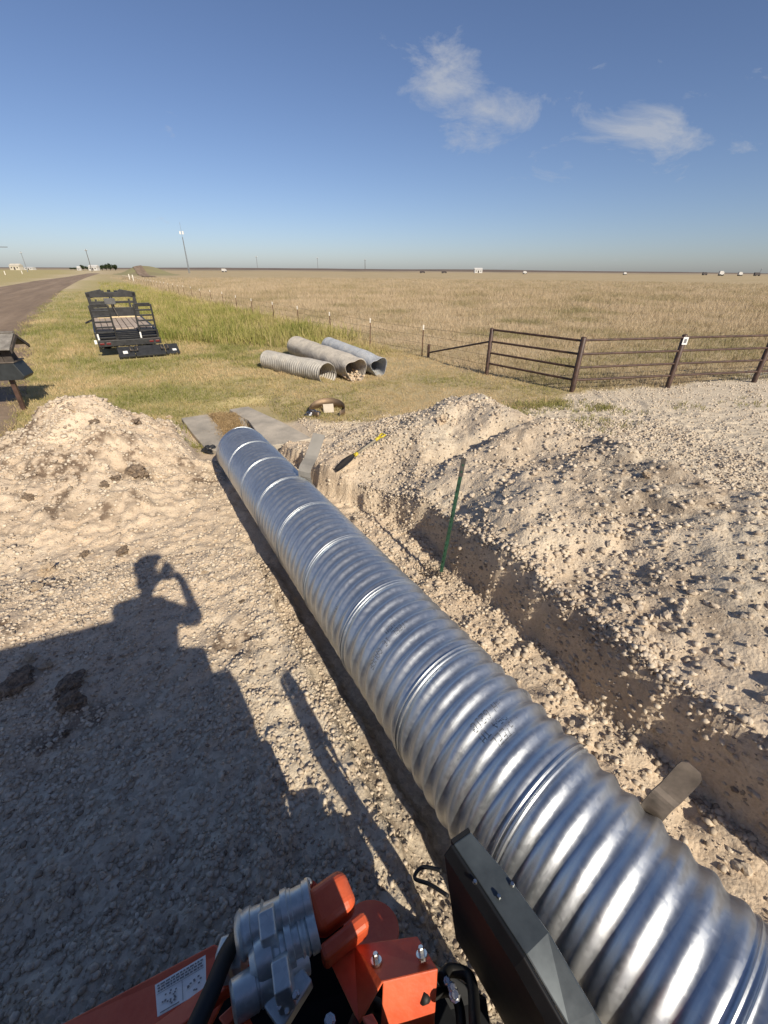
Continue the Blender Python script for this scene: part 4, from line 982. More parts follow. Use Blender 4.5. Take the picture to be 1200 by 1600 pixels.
# ------------------------------------------------------------------ roofed mailbox-like stand at the left edge
mbp = gnd(38, 640); 
st = thing('roofed_stand', 'dark wooden roofed box above a grey trough on a single post', 'stand', (mbp.x, mbp.y, 0), .28)
old_w = mat('weathered_dark_wood', (.055, .045, .038), .85, var=.4, scale=10, bump=.5, bscale=40); shing = mat('grey_shingle', (.20, .185, .165), .9, var=.35, scale=9, bump=.6, bscale=30); dk_metal = mat('trough_metal', (.035, .040, .042), .45, .3, var=.2)
mb = MB(); mb.box((0, 0, .36), (.075, .075, .80)); mb.build('post', bp_m, st, bevel=.006)
SH = .24
mb = MB(); mb.prism([(SH+q[0], q[1], q[2]) for q in [(-.95, -.20, .62), (.04, -.20, .62), (.09, -.20, .68), (-.02, -.20, .94), (-.95, -.20, .94)]], (0, .42, 0)); mb.build('trough', dk_metal, st, bevel=.008)
mb = MB(); mb.box((SH-.48, .01, .945), (.98, .46, .02)); mb.build('trough_rim', strap_m, st, bevel=.003)
for k in range(6): mb = MB(); mb.prism([(SH-.92+k*.155, -.17, .955), (SH-.92+k*.155+.145, -.17, .955), (SH-.95+k*.155+.145, -.17, 1.27), (SH-.95+k*.155, -.17, 1.27)], (0, .03, 0)); mb.build('wall_board', old_w, st)
mb = MB(); mb.prism([(SH-.10, -.14, .955), (SH-.06, -.14, .955), (SH-.14, -.14, 1.27), (SH-.18, -.14, 1.27)], (0, .32, 0)); mb.build('side_board', old_w, st)
for sy in (-1, 1):
    for k in range(4):
        y0 = .0+sy*(.09*k+.0); y1 = sy*(.09*(k+1)+.02); z0 = 1.44-.055*k; z1 = 1.44-.055*(k+1)-.012
        mb = MB(); mb.prism([(SH-1.02, y0, z0), (SH+.10, y0, z0), (SH+.10, y1, z1), (SH-1.02, y1, z1)], (0, 0, -.022)); mb.build('shingle_course', shing, st, bevel=.003)
mb = MB(); mb.box((SH-.46, 0, 1.455), (1.12, .07, .02)); mb.build('ridge_cap', shing, st, bevel=.004)
mb = MB(); mb.prism([(SH+.105, q[0], q[1]) for q in [(-.38, 1.19), (0, 1.415), (.38, 1.19), (.38, 1.13), (0, 1.355), (-.38, 1.13)]], (.025, 0, 0)); mb.build('barge_board', old_w, st)

# ------------------------------------------------------------------ the orange loader the photographer stands on
org = mat('orange_paint', (.68, .072, .014), .45, var=.22, scale=6, bump=.12, bscale=60, coat=.15, col2=(.68, .13, .05), detail=9.); org_d = org
zinc = metal_mat('coupler_zinc', (.50, .54, .53), (.66, .70, .68), .36, 80); blk_s = mat('black_machine_paint', (.010, .011, .013), .6, var=.3, scale=6, spec=.25); glass = mat('cab_glass', (.02, .025, .028), .08, var=.1); hose_m = mat('hose_rubber', (.012, .012, .012), .6, var=.3); bolt_m = metal_mat('bolt_zinc', (.55, .55, .53), (.75, .75, .72), .25, 80)
blue_blk = mat('attachment_grey', (.055, .068, .078), .35, .35, var=.25, scale=7, col2=(.10, .12, .13))
MF = Vector((-.411, .912, 0)).normalized(); MR = Vector((MF.y, -MF.x, 0)); MC = Vector((-.60, -.74, 0))     # cab front centre
ld = thing('track_loader', 'orange compact loader with zinc couplers at the bottom of the picture', 'loader', (MC.x, MC.y, .25))
MRot = Matrix((MR, MF, Vector((0, 0, 1)))).transposed()
def mbox(name, m, r_, f_, z_, size, bev=.02, par=ld):
    mb = MB(); mb.box(MC+MR*r_+MF*f_+Vector((0, 0, z_)), size, MRot); return mb.build(name, m, par, True, bevel=bev)
mbox('cab_roof', org, 0, -.72, 2.36, (1.46, 1.46, .09)); 
mbox('cab_body', blk_s, 0, -.74, 1.60, (1.36, 1.34, 1.40)); mbox('windscreen', glass, 0, -.045, 1.75, (1.16, .03, .96), .004)
for s in (-1, 1): mbox('side_window', glass, s*.685, -.74, 1.80, (.02, 1.0, .75), .004)
mbox('engine_cover', org, 0, -2.0, 1.25, (1.45, 1.15, 1.1), .06); mbox('chassis', blk_s, -.05, -.5, .72, (1.30, 2.2, .62), .03); mbox('step_plate', blk_s, .33, .22, 1.00, (.78, .44, .05), .006)
for s in (-1, 1):
    mb = MB(); c = MC+MR*(s*.80-.02)+MF*(-1.0); prof = []
    for k in range(28):
        a = 2*math.pi*k/28; prof.append((math.copysign(.72, math.cos(a))+.30*math.cos(a), .31+.31*math.sin(a)))
    mb.prism([c-MR*.16+MF*p+Vector((0, 0, .235+q)) for p, q in prof], MR*.32); tk = mb.build('track', rub, ld, True, bevel=.01)
    mb = MB()
    for k in range(26):
        p = -1.0+2.0*k/25
        for zz in (.24, .86): mb.box(c+MF*p+Vector((0, 0, zz)), (.33, .035, .03), MRot)
    o = mb.build('track_lugs', rub, tk, True); o['kind'] = 'stuff'
# loader arm in front of the person, deepened out of view to shade the couplers
arm = [Vector((.50, -1.30, 1.70)), Vector((.33, -.50, 1.72)), Vector((.09, .00, 1.48)), Vector((.07, .05, 1.24))]
mb = MB()
for i in range(3): mb.bar(arm[i], arm[i+1]+(arm[i+1]-arm[i]).normalized()*.04, .16, .26)
mb.build('boom_arm', org, ld, True, bevel=.015)
mb = MB(); mb.box((-.14, .10, .86), (.52, .10, .95)); mb.build('shade_frame', blk_s, ld, True, bevel=.01)  # added box out of view, closes a lit gap in the machine shadow
mb = MB(); mb.box((.10, -.27, 1.55), (.22, .16, .80)); mb.build('shade_box', blk_s, ld, True, bevel=.02)  # invented block below the frame, fills the shadow between person and arm
# front assembly seen at the bottom of the frame
def poly3(name, m, pts, thick=.008, par=ld, bev=.003, smooth=False):
    mb = MB(); mb.add([atd(*p) for p in pts], [tuple(range(len(pts)))]); return mb.build(name, m, par, True, thick=thick, bevel=bev)
def sheet(name, m, verts, faces, thick=.008, bev=.004, par=ld):
    mb = MB(); mb.add([atd(*p) for p in verts], faces); return mb.build(name, m, par, True, thick=thick, bevel=bev)
poly3('base_plate', blk_s, [(95, 1640, 1.30), (330, 1500, 1.42), (455, 1440, 1.46), (560, 1440, 1.46), (640, 1478, 1.44), (760, 1560, 1.40), (780, 1700, 1.25), (95, 1760, 1.2)], .02)
# bolted guard
guard = sheet('guard_plate', org, [(552, 1476, 1.27), (652, 1462, 1.27), (684, 1514, 1.17), (598, 1534, 1.15), (600, 1545, 1.13), (590, 1582, 1.08), (560, 1600, 1.12), (512, 1497, 1.235), (672, 1558, 1.15), (677, 1640, 1.13), (594, 1640, 1.12), (596, 1600, 1.13)],
      [(0, 1, 2, 3), (0, 3, 6, 7), (3, 2, 9, 10)], .010, .004)
for (x_, y_, zc) in ((588, 1502, 1.205), (659, 1492, 1.195)):
    p = atd(x_, y_, zc); q = CAM+(p-CAM)*.975; nrm = (atd(652, 1462, 1.27)-atd(552, 1476, 1.27)).cross(atd(598, 1534, 1.15)-atd(552, 1476, 1.27)).normalized()
    if nrm.z < 0: nrm = -nrm
    mb = MB(); mb.lathe(p-nrm*.01, p+nrm*.022, [(0, .013), (.3, .013), (.31, .009), (.9, .009), (1, .007)], 6); mb.build('bolt', bolt_m, guard, True); mb = MB(); mb.lathe(p-nrm*.002, p+nrm*.004, [(0, .016), (1, .016)], 16); mb.build('washer', bolt_m, guard, True)
# rounded boom end
a, b_ = atd(508, 1388, 1.32), atd(536, 1462, 1.235); dd = (b_-a).normalized()
sx_ = dd.cross(Vector((0, 0, 1))).normalized(); nz_ = sx_.cross(dd).normalized(); Rb = Matrix((sx_, dd, nz_)).transposed()
mb = MB(); mb.box((a+b_)/2+dd*-.02, (.135, (b_-a).length*.92, .12), Rb); be = mb.build('boom_end', org, ld, True, bevel=.035); be.modifiers['b'].segments = 6
mb = MB(); mb.box(b_+dd*.012, (.145, .04, .13), Rb); mb.build('boom_band', org, be, True, bevel=.012)
poly3('pivot_plate', org, [(470, 1384, 1.36), (490, 1376, 1.37), (505, 1392, 1.36), (520, 1440, 1.30), (478, 1440, 1.30)], .012); mb = MB(); p = atd(481, 1381, 1.35); mb.lathe(p, p+Vector((0, -.01, .03)), [(0, .016), (.8, .016), (1, .012)], 14); mb.build('pin', bolt_m, ld, True)
mb = MB(); c = atd(580, 1450, 1.42); e1 = (atd(620, 1450, 1.42)-c).normalized(); e2 = (c-atd(580, 1480, 1.36)).normalized(); mb.prism([c+e1*.095*math.cos(t_)+e2*.10*math.sin(t_) for t_ in np.linspace(0, 2*math.pi, 32)[:-1]], (0, 0, -.015)); mb.build('cheek_plate', org, ld, True, bevel=.003)
# hydraulic quick couplers
def coupler(a, b_, r, prof, name='hydraulic_coupler'):
    mb = MB(); mb.lathe(a, b_, [(f, r*k) for f, k in prof], 26); c = mb.build(name, zinc, ld, True, auto=35); return c
PRF = [(0, .86), (.03, .98), (.06, 1.04), (.09, .92), (.11, .92), (.13, .97), (.2, .97), (.21, .88), (.34, .86), (.36, 1.0), (.38, .82), (.6, .80), (.61, 1.0), (.69, 1.0), (.70, .9), (.74, .9), (.75, .84), (.9, .84), (.91, .94), (1.0, .94)]
c1_ = coupler(atd(372, 1464, 1.20), atd(487, 1406, 1.26), .057, PRF)
PR2 = [(0, .6), (.08, .78), (.09, .92), (.14, .96), (.32, .96), (.33, .78), (.36, .82), (.42, .74), (.44, .80), (.52, .74), (.53, .95), (.62, .95), (.63, .74), (.72, .74), (.74, .84), (.78, .76), (.82, .84), (.86, .76), (.87, .88), (1, .88)]
c2_ = coupler(atd(392, 1512, 1.14), atd(495, 1452, 1.21), .055, PR2)
PR3 = [(0, .70), (.03, .84), (.30, .86), (.31, .80), (.33, .80), (.34, .86), (.62, .86), (.63, .93), (.67, .93), (.68, .80), (1, .78)]
c3_ = coupler(atd(362, 1568, 1.09), atd(478, 1492, 1.19), .054, PR3)
for cc, (x_, y_, zc, hx) in ((c1_, (418, 1440, 1.16, .058)), (c3_, (440, 1520, 1.08, .05))):
    p = atd(x_, y_, zc); ax_ = (atd(487, 1406, 1.26)-atd(372, 1464, 1.20)).normalized(); mb = MB(); mb.lathe(p-ax_*.022+Vector((0, 0, -.06)), p+ax_*.022+Vector((0, 0, -.06)), [(0, .056), (.1, .060), (.9, .060), (1, .056)], 6); mb.build('hex_nut', zinc, cc, True, bevel=.003)
mb = MB(); R_ = Matrix((MR, MF, Vector((0, 0, 1)))).transposed(); p = atd(452, 1556, 1.12); mb.box(p, (.11, .07, .06), R_ @ Matrix.Rotation(.5, 3, 'Z')); vb = mb.build('valve_block', zinc, ld, True, bevel=.006)
for (x_, y_) in ((438, 1566), (450, 1572), (462, 1548)): p = atd(x_, y_, 1.07); mb = MB(); mb.lathe(p-Vector((0, 0, .03)), p+Vector((0, -.01, .012)), [(0, .010), (.55, .010), (.56, .007), (1, .006)], 6); mb.build('bolt', bolt_m, vb, True)
mb = MB(); p = atd(362, 1478, 1.24); mb.lathe(atd(345, 1500, 1.22), atd(385, 1492, 1.22), [(0, .045), (.1, .055), (.6, .055), (.65, .045), (1, .045)], 8); mb.build('elbow_fitting', zinc, ld, True, bevel=.003)
# orange side sheets with the safety decal
sheet('side_sheet', org, [(60, 1640, 1.22), (95, 1600, 1.26), (335, 1474, 1.36), (352, 1486, 1.34), (350, 1560, 1.24), (300, 1660, 1.12)], [(0, 1, 2, 3, 4, 5)], .012, .005)
sheet('inner_rail', org, [(205, 1640, 1.14), (345, 1535, 1.22), (430, 1488, 1.26), (432, 1502, 1.22), (355, 1556, 1.17), (232, 1660, 1.10)], [(0, 1, 2, 3, 4, 5)], .02, .004)
sheet('lever_bar', org, [(340, 1590, 1.12), (418, 1518, 1.18), (432, 1524, 1.17), (352, 1606, 1.10)], [(0, 1, 2, 3)], .02, .004)
mb = MB(); p = atd(424, 1518, 1.165); mb.lathe(p-Vector((0, 0, .02)), p+Vector((0, 0, .02)), [(0, .022), (1, .022)], 16); mb.build('lever_boss', org, ld, True, bevel=.003)
for (pts) in ([(372, 1592, 1.08), (386, 1580, 1.09), (398, 1606, 1.06), (392, 1640, 1.02), (366, 1640, 1.02)], [(565, 1588, 1.09), (582, 1582, 1.10), (592, 1600, 1.08), (578, 1612, 1.06)]): poly3('bracket_tab', org, pts, .008)
E_ = [(242, 1539, 1.265), (321, 1492, 1.300), (322, 1545, 1.225), (246, 1589, 1.19)]
Q = [CAM+(atd(*p)-CAM)*.985 for p in E_]
def dq(s, t_): return (Q[0].lerp(Q[1], s)).lerp(Q[3].lerp(Q[2], s), t_)
mb = MB(); mb.add(Q, [(0, 1, 2, 3)]); dc = mb.build('safety_decal', white_s, ld, True, thick=.002)
mb = MB(); nn_ = (Q[1]-Q[0]).cross(Q[3]-Q[0]).normalized(); nn_ = nn_ if nn_.z > 0 else -nn_
def dbar(s0, s1, t0, t1): mb.add([dq(s, t_)+nn_*.0022 for s, t_ in ((s0, t0), (s1, t0), (s1, t1), (s0, t1))], [(0, 1, 2, 3)])
for li, t0 in enumerate((.08, .17, .26)):
    s = .05
    while s < .93: w_i = random.uniform(.03, .09); dbar(s, min(s+w_i, .95), t0, t0+.05); s += w_i+.018
dbar(.03, .97, .355, .365); dbar(.52, .53, .37, .97); dbar(.06, .45, .93, .96)
for k in range(18): a = random.uniform(0, 6.28); r_ = random.uniform(.06, .17); s = .27+r_*math.cos(a); t_ = .63+r_*1.2*math.sin(a); dbar(s, s+.035, t_, t_+.05)
for k in range(12): s = random.uniform(.60, .90); t_ = random.uniform(.45, .85); dbar(s, s+.04, t_, t_+.05)
o = mb.build('decal_print', grey_s, dc, True); o['kind'] = 'stuff'
# hoses
for pts, r_ in (([(368, 1468, 1.24), (352, 1496, 1.18), (330, 1550, 1.10), (290, 1640, 1.0)], .024), ([(700, 1400, 1.50), (672, 1382, 1.56), (648, 1372, 1.62), (660, 1355, 1.64), (690, 1360, 1.6)], .007), ([(690, 1530, 1.2), (704, 1516, 1.24), (735, 1530, 1.22), (742, 1600, 1.1), (744, 1660, 1.0)], .016), ([(660, 1560, 1.15), (700, 1548, 1.22), (718, 1575, 1.18), (722, 1660, 1.05)], .014), ([(620, 1600, 1.15), (585, 1570, 1.2), (560, 1590, 1.15), (540, 1650, 1.05)], .018)):
    mb = MB(); q = [atd(*p) for p in pts]; fine = []
    for i in range(len(q)-1):
        p0, p1, p2, p3 = q[max(i-1, 0)], q[i], q[i+1], q[min(i+2, len(q)-1)]
        for s in np.linspace(0, 1, 8)[:-1]: fine.append(.5*((2*p1)+(p2-p0)*s+(2*p0-5*p1+4*p2-p3)*s*s+(-p0+3*p1-3*p2+p3)*s**3))
    mb.tube(fine+[q[-1]], r_, 12); mb.build('hose', hose_m, ld, True, True)
for (x_, y_, zc, r_) in ((716, 1552, 1.15, .016), (704, 1530, 1.18, .010), (712, 1540, 1.16, .012), (522, 1592, 1.02, .014)):
    p = atd(x_, y_, zc); mb = MB(); mb.lathe(p-Vector((.01, 0, .02)), p+Vector((-.01, -.005, .014)), [(0, r_), (.6, r_), (.62, r_*.7), (1, r_*.6)], 8); mb.build('fitting', bolt_m, ld, True)
# black attachment plate with a folded grey lip, held beside the pipe
ZT = 1.25
def gz(x_, y_, z_): return gnd(x_, y_, z_)
out = [gz(735, 1299, ZT), gz(790, 1362, ZT), gz(858, 1456, ZT), gz(930, 1580, ZT-.03), gz(1010, 1720, ZT-.06)]
inn = [gz(708, 1318, ZT-.005), gz(752, 1384, ZT-.005), gz(822, 1492, ZT-.005), gz(886, 1602, ZT-.045), gz(955, 1745, ZT-.08)]
mb = MB(); mb.add(out+inn, [(i, i+1, 5+i+1, 5+i) for i in range(4)]); lip = mb.build('folded_lip', blue_blk, ld, True, thick=.010, bevel=.004)
dn = Vector((.10, .058, -.86))
mb = MB(); mb.add(inn+[p+dn*.04+Vector((-.018, -.008, 0)) for p in inn]+[p+dn for p in inn], [(i, i+1, 5+i+1, 5+i) for i in range(4)]+[(5+i, 5+i+1, 10+i+1, 10+i) for i in range(4)]); mb.build('attachment_plate', blk_s, ld, True, thick=.010, bevel=.003)
mb = MB(); mb.add([inn[0], out[0], out[0]+Vector((.02, .01, -.30)), inn[0]+Vector((.06, .035, -.55))], [(0, 1, 2, 3)]); mb.build('end_gusset', blk_s, ld, True, thick=.010)
for (x_, y_) in ((742, 1378), (800, 1382), (779, 1401)): p = gz(x_, y_, ZT+.002); mb = MB(); mb.lathe(p, p+Vector((0, 0, .006)), [(0, .006), (1, .004)], 8); mb.build('rivet', bolt_m, lip, True)
mb = MB(); q = [gz(769, 1443, 1.19), gz(780, 1432, 1.20), gz(812, 1484, 1.19), gz(802, 1498, 1.17)]; mb.add(q, [(0, 1, 2, 3)]); mb.build('latch_bar', mat('latch_steel', (.10, .085, .07), .5, .5, var=.2), ld, True, thick=.02, bevel=.003)
mb = MB(); mb.bar(inn[3]+Vector((-.02, 0, -.45)), MC+MR*.45+MF*.6+Vector((0, 0, .75)), .12, .10); mb.build('coupling_frame', blk_s, ld, True, bevel=.01)
mb = MB(); mb.prism([inn[0]+Vector((-.05, -.02, -.70)), inn[4]+Vector((-.05, 0, -.62)), inn[4]+Vector((-.45, -.1, -.55)), inn[0]+Vector((-.12, -.25, -.62))], (0, 0, -.06)); mb.build('coupling_tray', blk_s, ld, True)

# ------------------------------------------------------------------ the photographer and the phone
skin_m = mat('skin', (.50, .30, .21), .55, var=.08); shirt_m = mat('shirt_cloth', (.10, .13, .18), .9, var=.15, scale=20); jean_m = mat('denim', (.05, .07, .12), .9, var=.2, scale=25); boot_m = mat('boot_leather', (.08, .05, .03), .7, var=.2); cap_m = mat('cap_cloth', (.12, .12, .12), .9, var=.1)
ph_c = CAM - FW*.014 - UP*.052
phone = MB(); phone.box(ph_c, (.074, .150, .009), Matrix((RT, UP, -FW)).transposed()); pho = thing('phone', 'black phone held up by the photographer out of the frame', 'phone', tuple(ph_c)); phone.build('case', blk_s, pho, True, bevel=.003)
mb = MB(); mb.box(ph_c-FW*.0052, (.068, .142, .001), Matrix((RT, UP, -FW)).transposed()); mb.build('screen', glass, pho, True)
def skin_body(name, m, verts, edges, rad, par, rootv=0, sub=2):
    me = bpy.data.meshes.new(name); off = par.location if par else Vector((0, 0, 0)); me.from_pydata([tuple(Vector(v)-off) for v in verts], edges, []); o = bpy.data.objects.new(name, me); COL.objects.link(o)
    if par: o.parent = par
    md = o.modifiers.new('skin', 'SKIN'); md.use_smooth_shade = True
    for i, r_ in enumerate(rad): sv = me.skin_vertices[0].data[i]; sv.radius = (r_, r_) if not isinstance(r_, tuple) else r_; sv.use_root = (i == rootv)
    o.modifiers.new('sub', 'SUBSURF').levels = sub; o.modifiers['sub'].render_levels = sub; me.materials.append(m); return o
FZ = 1.03
pn = thing('person', 'person in dark shirt photographing, seen only as a shadow on the ground', 'person', (.03, -.42, FZ))
hd_ = Vector((.045, -.37, 2.72)); pel = Vector((.06, -.52, 1.93))
J = [pel, (.06, -.53, 2.15), (.055, -.53, 2.38), (.05, -.49, 2.52), (.048, -.45, 2.60), (.045, -.40, 2.70), (.045, -.37, 2.79),
     (.245, -.50, 2.44), (.275, -.27, 2.20), (.12, -.07, 2.40), (.055, -.035, 2.44), (-.145, -.50, 2.44), (-.235, -.30, 2.20), (-.10, -.08, 2.38), (-.05, -.035, 2.42),
     (.15, -.50, 1.86), (.17, -.45, 1.48), (.17, -.50, 1.11), (.18, -.36, 1.06), (-.03, -.50, 1.86), (-.06, -.44, 1.48), (-.06, -.50, 1.11), (-.08, -.36, 1.06)]
Ed = [(0, 1), (1, 2), (2, 3), (3, 4), (4, 5), (5, 6), (2, 7), (7, 8), (8, 9), (9, 10), (2, 11), (11, 12), (12, 13), (13, 14), (0, 15), (15, 16), (16, 17), (17, 18), (0, 19), (19, 20), (20, 21), (21, 22)]
Rd = [.14, .13, .15, .065, .058, .092, .085, .062, .047, .032, .036, .062, .047, .032, .036, .092, .062, .045, .04, .092, .062, .045, .04]
body = skin_body('body', skin_m, J, Ed, Rd, pn)
for s, base in ((1, Vector(J[10])), (-1, Vector(J[14]))):
    for k in range(5):
        a = base+UP*(.03-.018*k); tip = ph_c+RT*s*.022+UP*(.02-.020*k)+FW*.016; midp = ph_c+RT*s*.050+UP*(.025-.019*k)
        if k == 4: tip = ph_c+RT*s*.018-UP*.03-FW*.020; midp = ph_c+RT*s*.046-UP*.045-FW*.02
        mb = MB(); mb.tube([a, midp, tip], [.010, .0085, .0065], 8); mb.build('finger', skin_m, body, True, True)
skin_body('shirt', shirt_m, [J[i] for i in (0, 1, 2, 3, 7, 8, 11, 12)], [(0, 1), (1, 2), (2, 3), (2, 4), (4, 5), (2, 6), (6, 7)], [.155, .15, .168, .085, .078, .062, .078, .062], pn)
skin_body('trousers', jean_m, [J[0], J[15], J[16], J[17], J[19], J[20], J[21]], [(0, 1), (1, 2), (2, 3), (0, 4), (4, 5), (5, 6)], [.15, .105, .078, .062, .105, .078, .062], pn)
for s in (17, 21): a = Vector(J[s]); mb = MB(); mb.tube([a+Vector((0, -.07, -.03)), a+Vector((0, 0, -.02)), a+Vector((0, .12, -.045)), a+Vector((0, .19, -.055))], [.05, .058, .05, .03], 10); mb.build('boot', boot_m, pn, True, True)
mb = MB(); c = Vector((.045, -.375, 2.80)); mb.lathe(c-Vector((0, 0, .02)), c+Vector((0, 0, .085)), [(0, .108), (.4, .104), (.75, .075), (1, .02)], 20); cap = mb.build('cap', cap_m, pn, True, True); mb = MB(); mb.prism([c+Vector((.095*math.cos(t_), .08+.10*math.sin(t_), -.012)) for t_ in np.linspace(0, math.pi, 12)], (0, 0, -.008)); mb.build('cap_brim', cap_m, cap, True)
for s in (-1, 1): mb = MB(); c = Vector((.045+s*.092, -.385, 2.71)); mb.tube([c-Vector((0, 0, .03)), c+Vector((s*.014, -.01, 0)), c+Vector((0, 0, .03))], [.008, .014, .009], 8); mb.build('ear', skin_m, body, True, True)
mb = MB(); mb.tube([(.045, -.30, 2.74), (.045, -.262, 2.695), (.045, -.29, 2.69)], [.010, .016, .012], 8); mb.build('nose', skin_m, body, True, True)

# ------------------------------------------------------------------ far things
def upright(bpx, tpx): p = gnd(*bpx); p.z = 0; return p, aty(tpx[0], tpx[1], p.y).z
pole_m = mat('pole_grey_wood', (.10, .09, .085), .9, var=.2, scale=.5); mast_m = mat('mast_steel', (.22, .24, .26), .6, .3, var=.1, scale=.3); mast_w = mat('mast_white', (.70, .70, .70), .6, var=.05)
p, h = upright((296, 427), (279, 347))
ms = thing('radio_mast', 'tall thin radio mast standing behind the wire fence', 'mast', tuple(p)); rr_ = .55
for k in range(3): a = k*2.094; mb = MB(); mb.tube([p+Vector((rr_*math.cos(a), rr_*math.sin(a), 0)), p+Vector((rr_*.3*math.cos(a), rr_*.3*math.sin(a), h*.72))], .12, 5); mb.build('mast_leg', mast_m, ms, True)
mb = MB(); n_ = 30
for k in range(n_):
    z0, z1 = h*.72*k/n_, h*.72*(k+1)/n_; q = rr_*(1-.7*k/n_)
    for j in range(3): a, b_ = j*2.094+(k % 2)*0, (j+1)*2.094; mb.tube([p+Vector((q*math.cos(a), q*math.sin(a), z0)), p+Vector((q*math.cos(b_), q*math.sin(b_), z1))], .05, 4)
o = mb.build('lattice', mast_m, ms, True); o['kind'] = 'stuff'
mb = MB(); mb.tube([p+Vector((0, 0, h*.72)), p+Vector((0, 0, h))], .08, 5); mb.build('whip', mast_m, ms, True)
for s in (-.9, .9): mb = MB(); mb.box(p+Vector((s, 0, h*.80)), (.9, .6, 1.8)); mb.build('antenna_panel', mast_w, ms, True)
for bp_, tp_, lb, gr in [((144, 424.6), (132, 389), 'dark utility pole leaning by the farm trees left of centre', None), ((43.5, 425), (29, 393), 'faint utility pole near the pale shed at far left', None), ((570.5, 423.4), (569.5, 405), 'dark utility pole on the horizon above the old pipes', None),
        ((497, 422.6), (496.5, 402), 'faint thin pole on the horizon, nearer the radio mast', None), ((403, 422.4), (401, 400), 'faint thin pole on the horizon, next right of the radio mast', None), ((684, 423.4), (684, 410), 'short faint pole on the horizon right of centre', None), ((758, 423.8), (758, 415), 'stub pole beside the white building on the horizon', None), ((1187, 428), (1192, 419), 'short pole on the horizon at the far right', None)]:
    p, h = upright(bp_, tp_); w_ = max(.12, p.y*.0006); po = thing('utility_pole', lb, 'pole', tuple(p)); mb = MB(); mb.tube([p, p+Vector((0, 0, h))], [w_*1.2, w_*.8], 6); mb.build('pole', pole_m if 'dark' in lb else mast_m, po, True); mb = MB(); mb.bar(p+Vector((-h*.06, 0, h*.93)), p+Vector((h*.06, 0, h*.93)), w_*1.5, w_*1.5); mb.build('crossarm', pole_m if 'dark' in lb else mast_m, po, True)
    for q in (-1, 0, 1): mb = MB(); mb.lathe(p+Vector((q*h*.05, 0, h*.94)), p+Vector((q*h*.05, 0, h*.97)), [(0, w_*.8), (.5, w_*1.1), (1, w_*.5)], 6); mb.build('insulator', mast_w, po, True)
# near pole just past the left edge: only its crossarm reaches into the frame
p = gnd(-14, 432); p.z = 0; h = aty(5, 386, p.y).z; po = thing('utility_pole', 'nearer utility pole at the left edge, only its crossarm in the picture', 'pole', tuple(p)); mb = MB(); mb.tube([p, p+Vector((0, 0, h+.6))], [.2, .13], 8); mb.build('pole', pole_m, po, True)
q = aty(12, 387, p.y); mb = MB(); mb.bar((2*p.x-q.x, p.y, h), (q.x, p.y, h), .16, .16); mb.build('crossarm', pole_m, po, True)
for bpx, lb in (((8.5, 429.5), 'white road marker post nearest the left edge'), ((35, 428), 'white road marker post right of the other marker')):
    p = gnd(*bpx); mb = MB(); mb.lathe(p, p+Vector((0, 0, 1.4)), [(0, .16), (.95, .16), (1, .05)], 6); o = mb.build('marker_post', white_tip); tag(o, lb, 'marker post')
def house(name, label, x0, x1, y0, y1, Y, wm, rm, flat=False, ridge=.35):
    a = aty(x0, y1, Y); b_ = aty(x1, y1, Y); h = aty((x0+x1)/2, y0, Y).z; w_ = b_.x-a.x; r_ = thing(name, label, 'building', ((a.x+b_.x)/2, Y, 0)); mb = MB(); mb.box((0, 0, h*.32), (w_, w_*.6, h*.64+.4)); mb.build('wall', wm, r_)
    mb = MB(); mb.prism([(-w_*.53, -w_*.34, h*.64+.2), (-w_*.53, w_*.34, h*.64+.2), (-w_*.53, 0, h)], (w_*1.06, 0, 0)); mb.build('roof', rm, r_)
    mb = MB(); mb.box((0, -w_*.305, h*.26), (w_*.16, .1, h*.45)); mb.build('door', old_w, r_)
    for q in (-.3, .3): mb = MB(); mb.box((w_*q, -w_*.305, h*.38), (w_*.12, .1, h*.2)); mb.build('window', glass, r_)
wbl = mat('white_wall', (.52, .51, .49), .7, var=.05, scale=.2); tanw = mat('tan_wall', (.52, .48, .40), .8, var=.08, scale=.2)
house('farm_shed', 'long pale shed on the horizon at far left', 19, 34, 412, 420, 620, tanw, tanw); house('farm_house', 'white farmhouse between the dark farm trees', 141, 154, 414, 421, 640, wbl, wbl); house('farm_shed', 'small white shed left of the farmhouse', 121.5, 126.5, 416, 421, 640, wbl, wbl); house('farm_shed', 'low white shed right of the pale shed', 41, 54, 417, 421, 700, wbl, wbl); house('farm_shed', 'white building on the horizon above the pipe fence brace', 741, 753, 418.5, 423.5, 900, wbl, wbl)
leaf_m = grass_mat('tree_leaves', [(0, (.045, .06, .03)), (.5, (.03, .045, .02)), (1, (.07, .085, .035))])
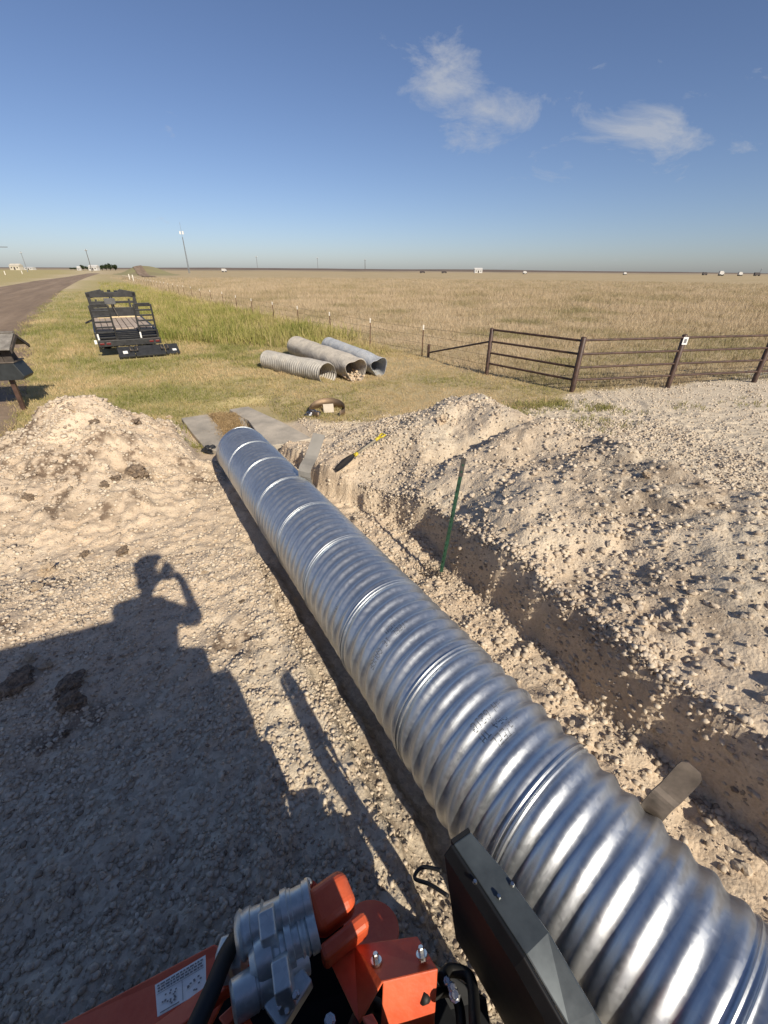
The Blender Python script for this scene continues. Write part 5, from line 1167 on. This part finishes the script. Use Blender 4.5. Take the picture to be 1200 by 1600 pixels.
def tree(x0, x1, y0, Y, label):
    a = aty(x0, 420, Y).x; b_ = aty(x1, 420, Y).x; h = aty((x0+x1)/2, y0, Y).z; c = (a+b_)/2; r = (b_-a)/2; t_ = thing('farm_tree', label, 'tree', (c, Y, 0), group='trees round the farm')
    mb = MB(); mb.tube([(0, 0, 0), (0, 0, h*.35), (r*.1, 0, h*.6)], [h*.04, h*.03, h*.015], 6)
    for k in range(4): an = k*1.6; mb.tube([(0, 0, h*.3), (r*.5*math.cos(an), r*.5*math.sin(an), h*.6)], [h*.018, h*.008], 5)
    mb.build('trunk', pole_m, t_)
    n_ = 700; cl = RNG.normal(0, 1, (14, 3)); cl = cl/np.linalg.norm(cl, axis=1)[:, None]*RNG.uniform(.2, .75, (14, 1)); k = RNG.integers(0, 14, n_); q = cl[k]+RNG.normal(0, .20, (n_, 3)); q = q*np.array([r, r, h*.40])+np.array([0, 0, h*.60]); q[:, 2] = np.clip(q[:, 2], h*.12, h*1.02)
    d1 = RNG.normal(0, 1, (n_, 3)); d2 = RNG.normal(0, 1, (n_, 3)); s_ = h*.05; d1 *= s_; d2 *= s_
    V = np.stack([q-d1, q+d2, q+d1, q-d2], 1).reshape(-1, 3); F4 = np.arange(n_*4).reshape(-1, 4); tt = np.repeat(RNG.uniform(0, 1, n_), 4)
    o = np_mesh('crown', V, F4, leaf_m, 'tint', np.stack([tt, tt, tt, np.ones_like(tt)], 1)); o.parent = t_
for a in [(156, 163, 413.5, 650, 'dark tree right beside the white farmhouse'), (162, 170, 412, 655, 'dark farm tree, second right of the farmhouse'), (168, 176, 411.5, 650, 'tallest dark farm tree in the row'), (175, 185, 412.5, 660, 'dark farm tree at the right end of the row'), (126, 133, 413.5, 660, 'dark tree between the two white farm buildings'), (132, 141, 416, 665, 'low dark tree left of the farmhouse'), (107, 114, 417.5, 690, 'low dark bush at the left end of the farm'), (113, 121, 417.8, 690, 'low dark bush left of the small white shed')]: tree(*a)
def truck(x0, x1, yb, hpx, Y, m, label):
    a = aty(x0, yb, Y).x; b_ = aty(x1, yb, Y).x; L = b_-a; h = hpx/FPX*(Y*1.1); t_ = thing('distant_truck', label, 'truck', ((a+b_)/2, Y, 0)); z0 = 0
    mb = MB(); mb.box((-L*.12, 0, z0+h*.58), (L*.74, 2.2, h*.72)); mb.build('box_body', m, t_); mb = MB(); mb.prism([(L*.27, -1.1, z0+h*.2), (L*.5, -1.1, z0+h*.2), (L*.5, -1.1, z0+h*.5), (L*.42, -1.1, z0+h*.8), (L*.27, -1.1, z0+h*.8)], (0, 2.2, 0)); mb.build('cab', m, t_)
    for q in (-.38, -.2, .38): mb = MB(); mb.lathe((L*q, -1.15, h*.16), (L*q, 1.15, h*.16), [(0, h*.16), (1, h*.16)], 10); mb.build('wheel', rub, t_)
dkv = mat('dark_vehicle', (.05, .04, .04), .5, var=.1, scale=.3)
for a in [(1124, 1131, 426, 5.5, 560, wbl, 'larger white truck far across the field at right'), (1154, 1160, 427, 4.5, 580, wbl, 'white truck near the right end of the horizon'), (1179, 1188, 427, 4, 600, dkv, 'dark truck at the right end of the horizon'), (974.5, 979, 426, 3, 620, wbl, 'tiny white vehicle on the horizon right of centre'), (817.5, 823, 425, 3.5, 600, wbl, 'small white truck beyond the straight fence brace'), (656, 664, 424, 2.6, 620, dkv, 'dark low vehicle above the first wire fence post'), (690, 698, 424, 2.6, 640, dkv, 'dark low vehicle right of the short horizon pole'), (1098, 1105, 427, 3.5, 700, dkv, 'dark vehicle left of the larger white truck'), (347, 354, 424.5, 4, 520, wbl, 'small white truck right of the radio mast')]: truck(*a)
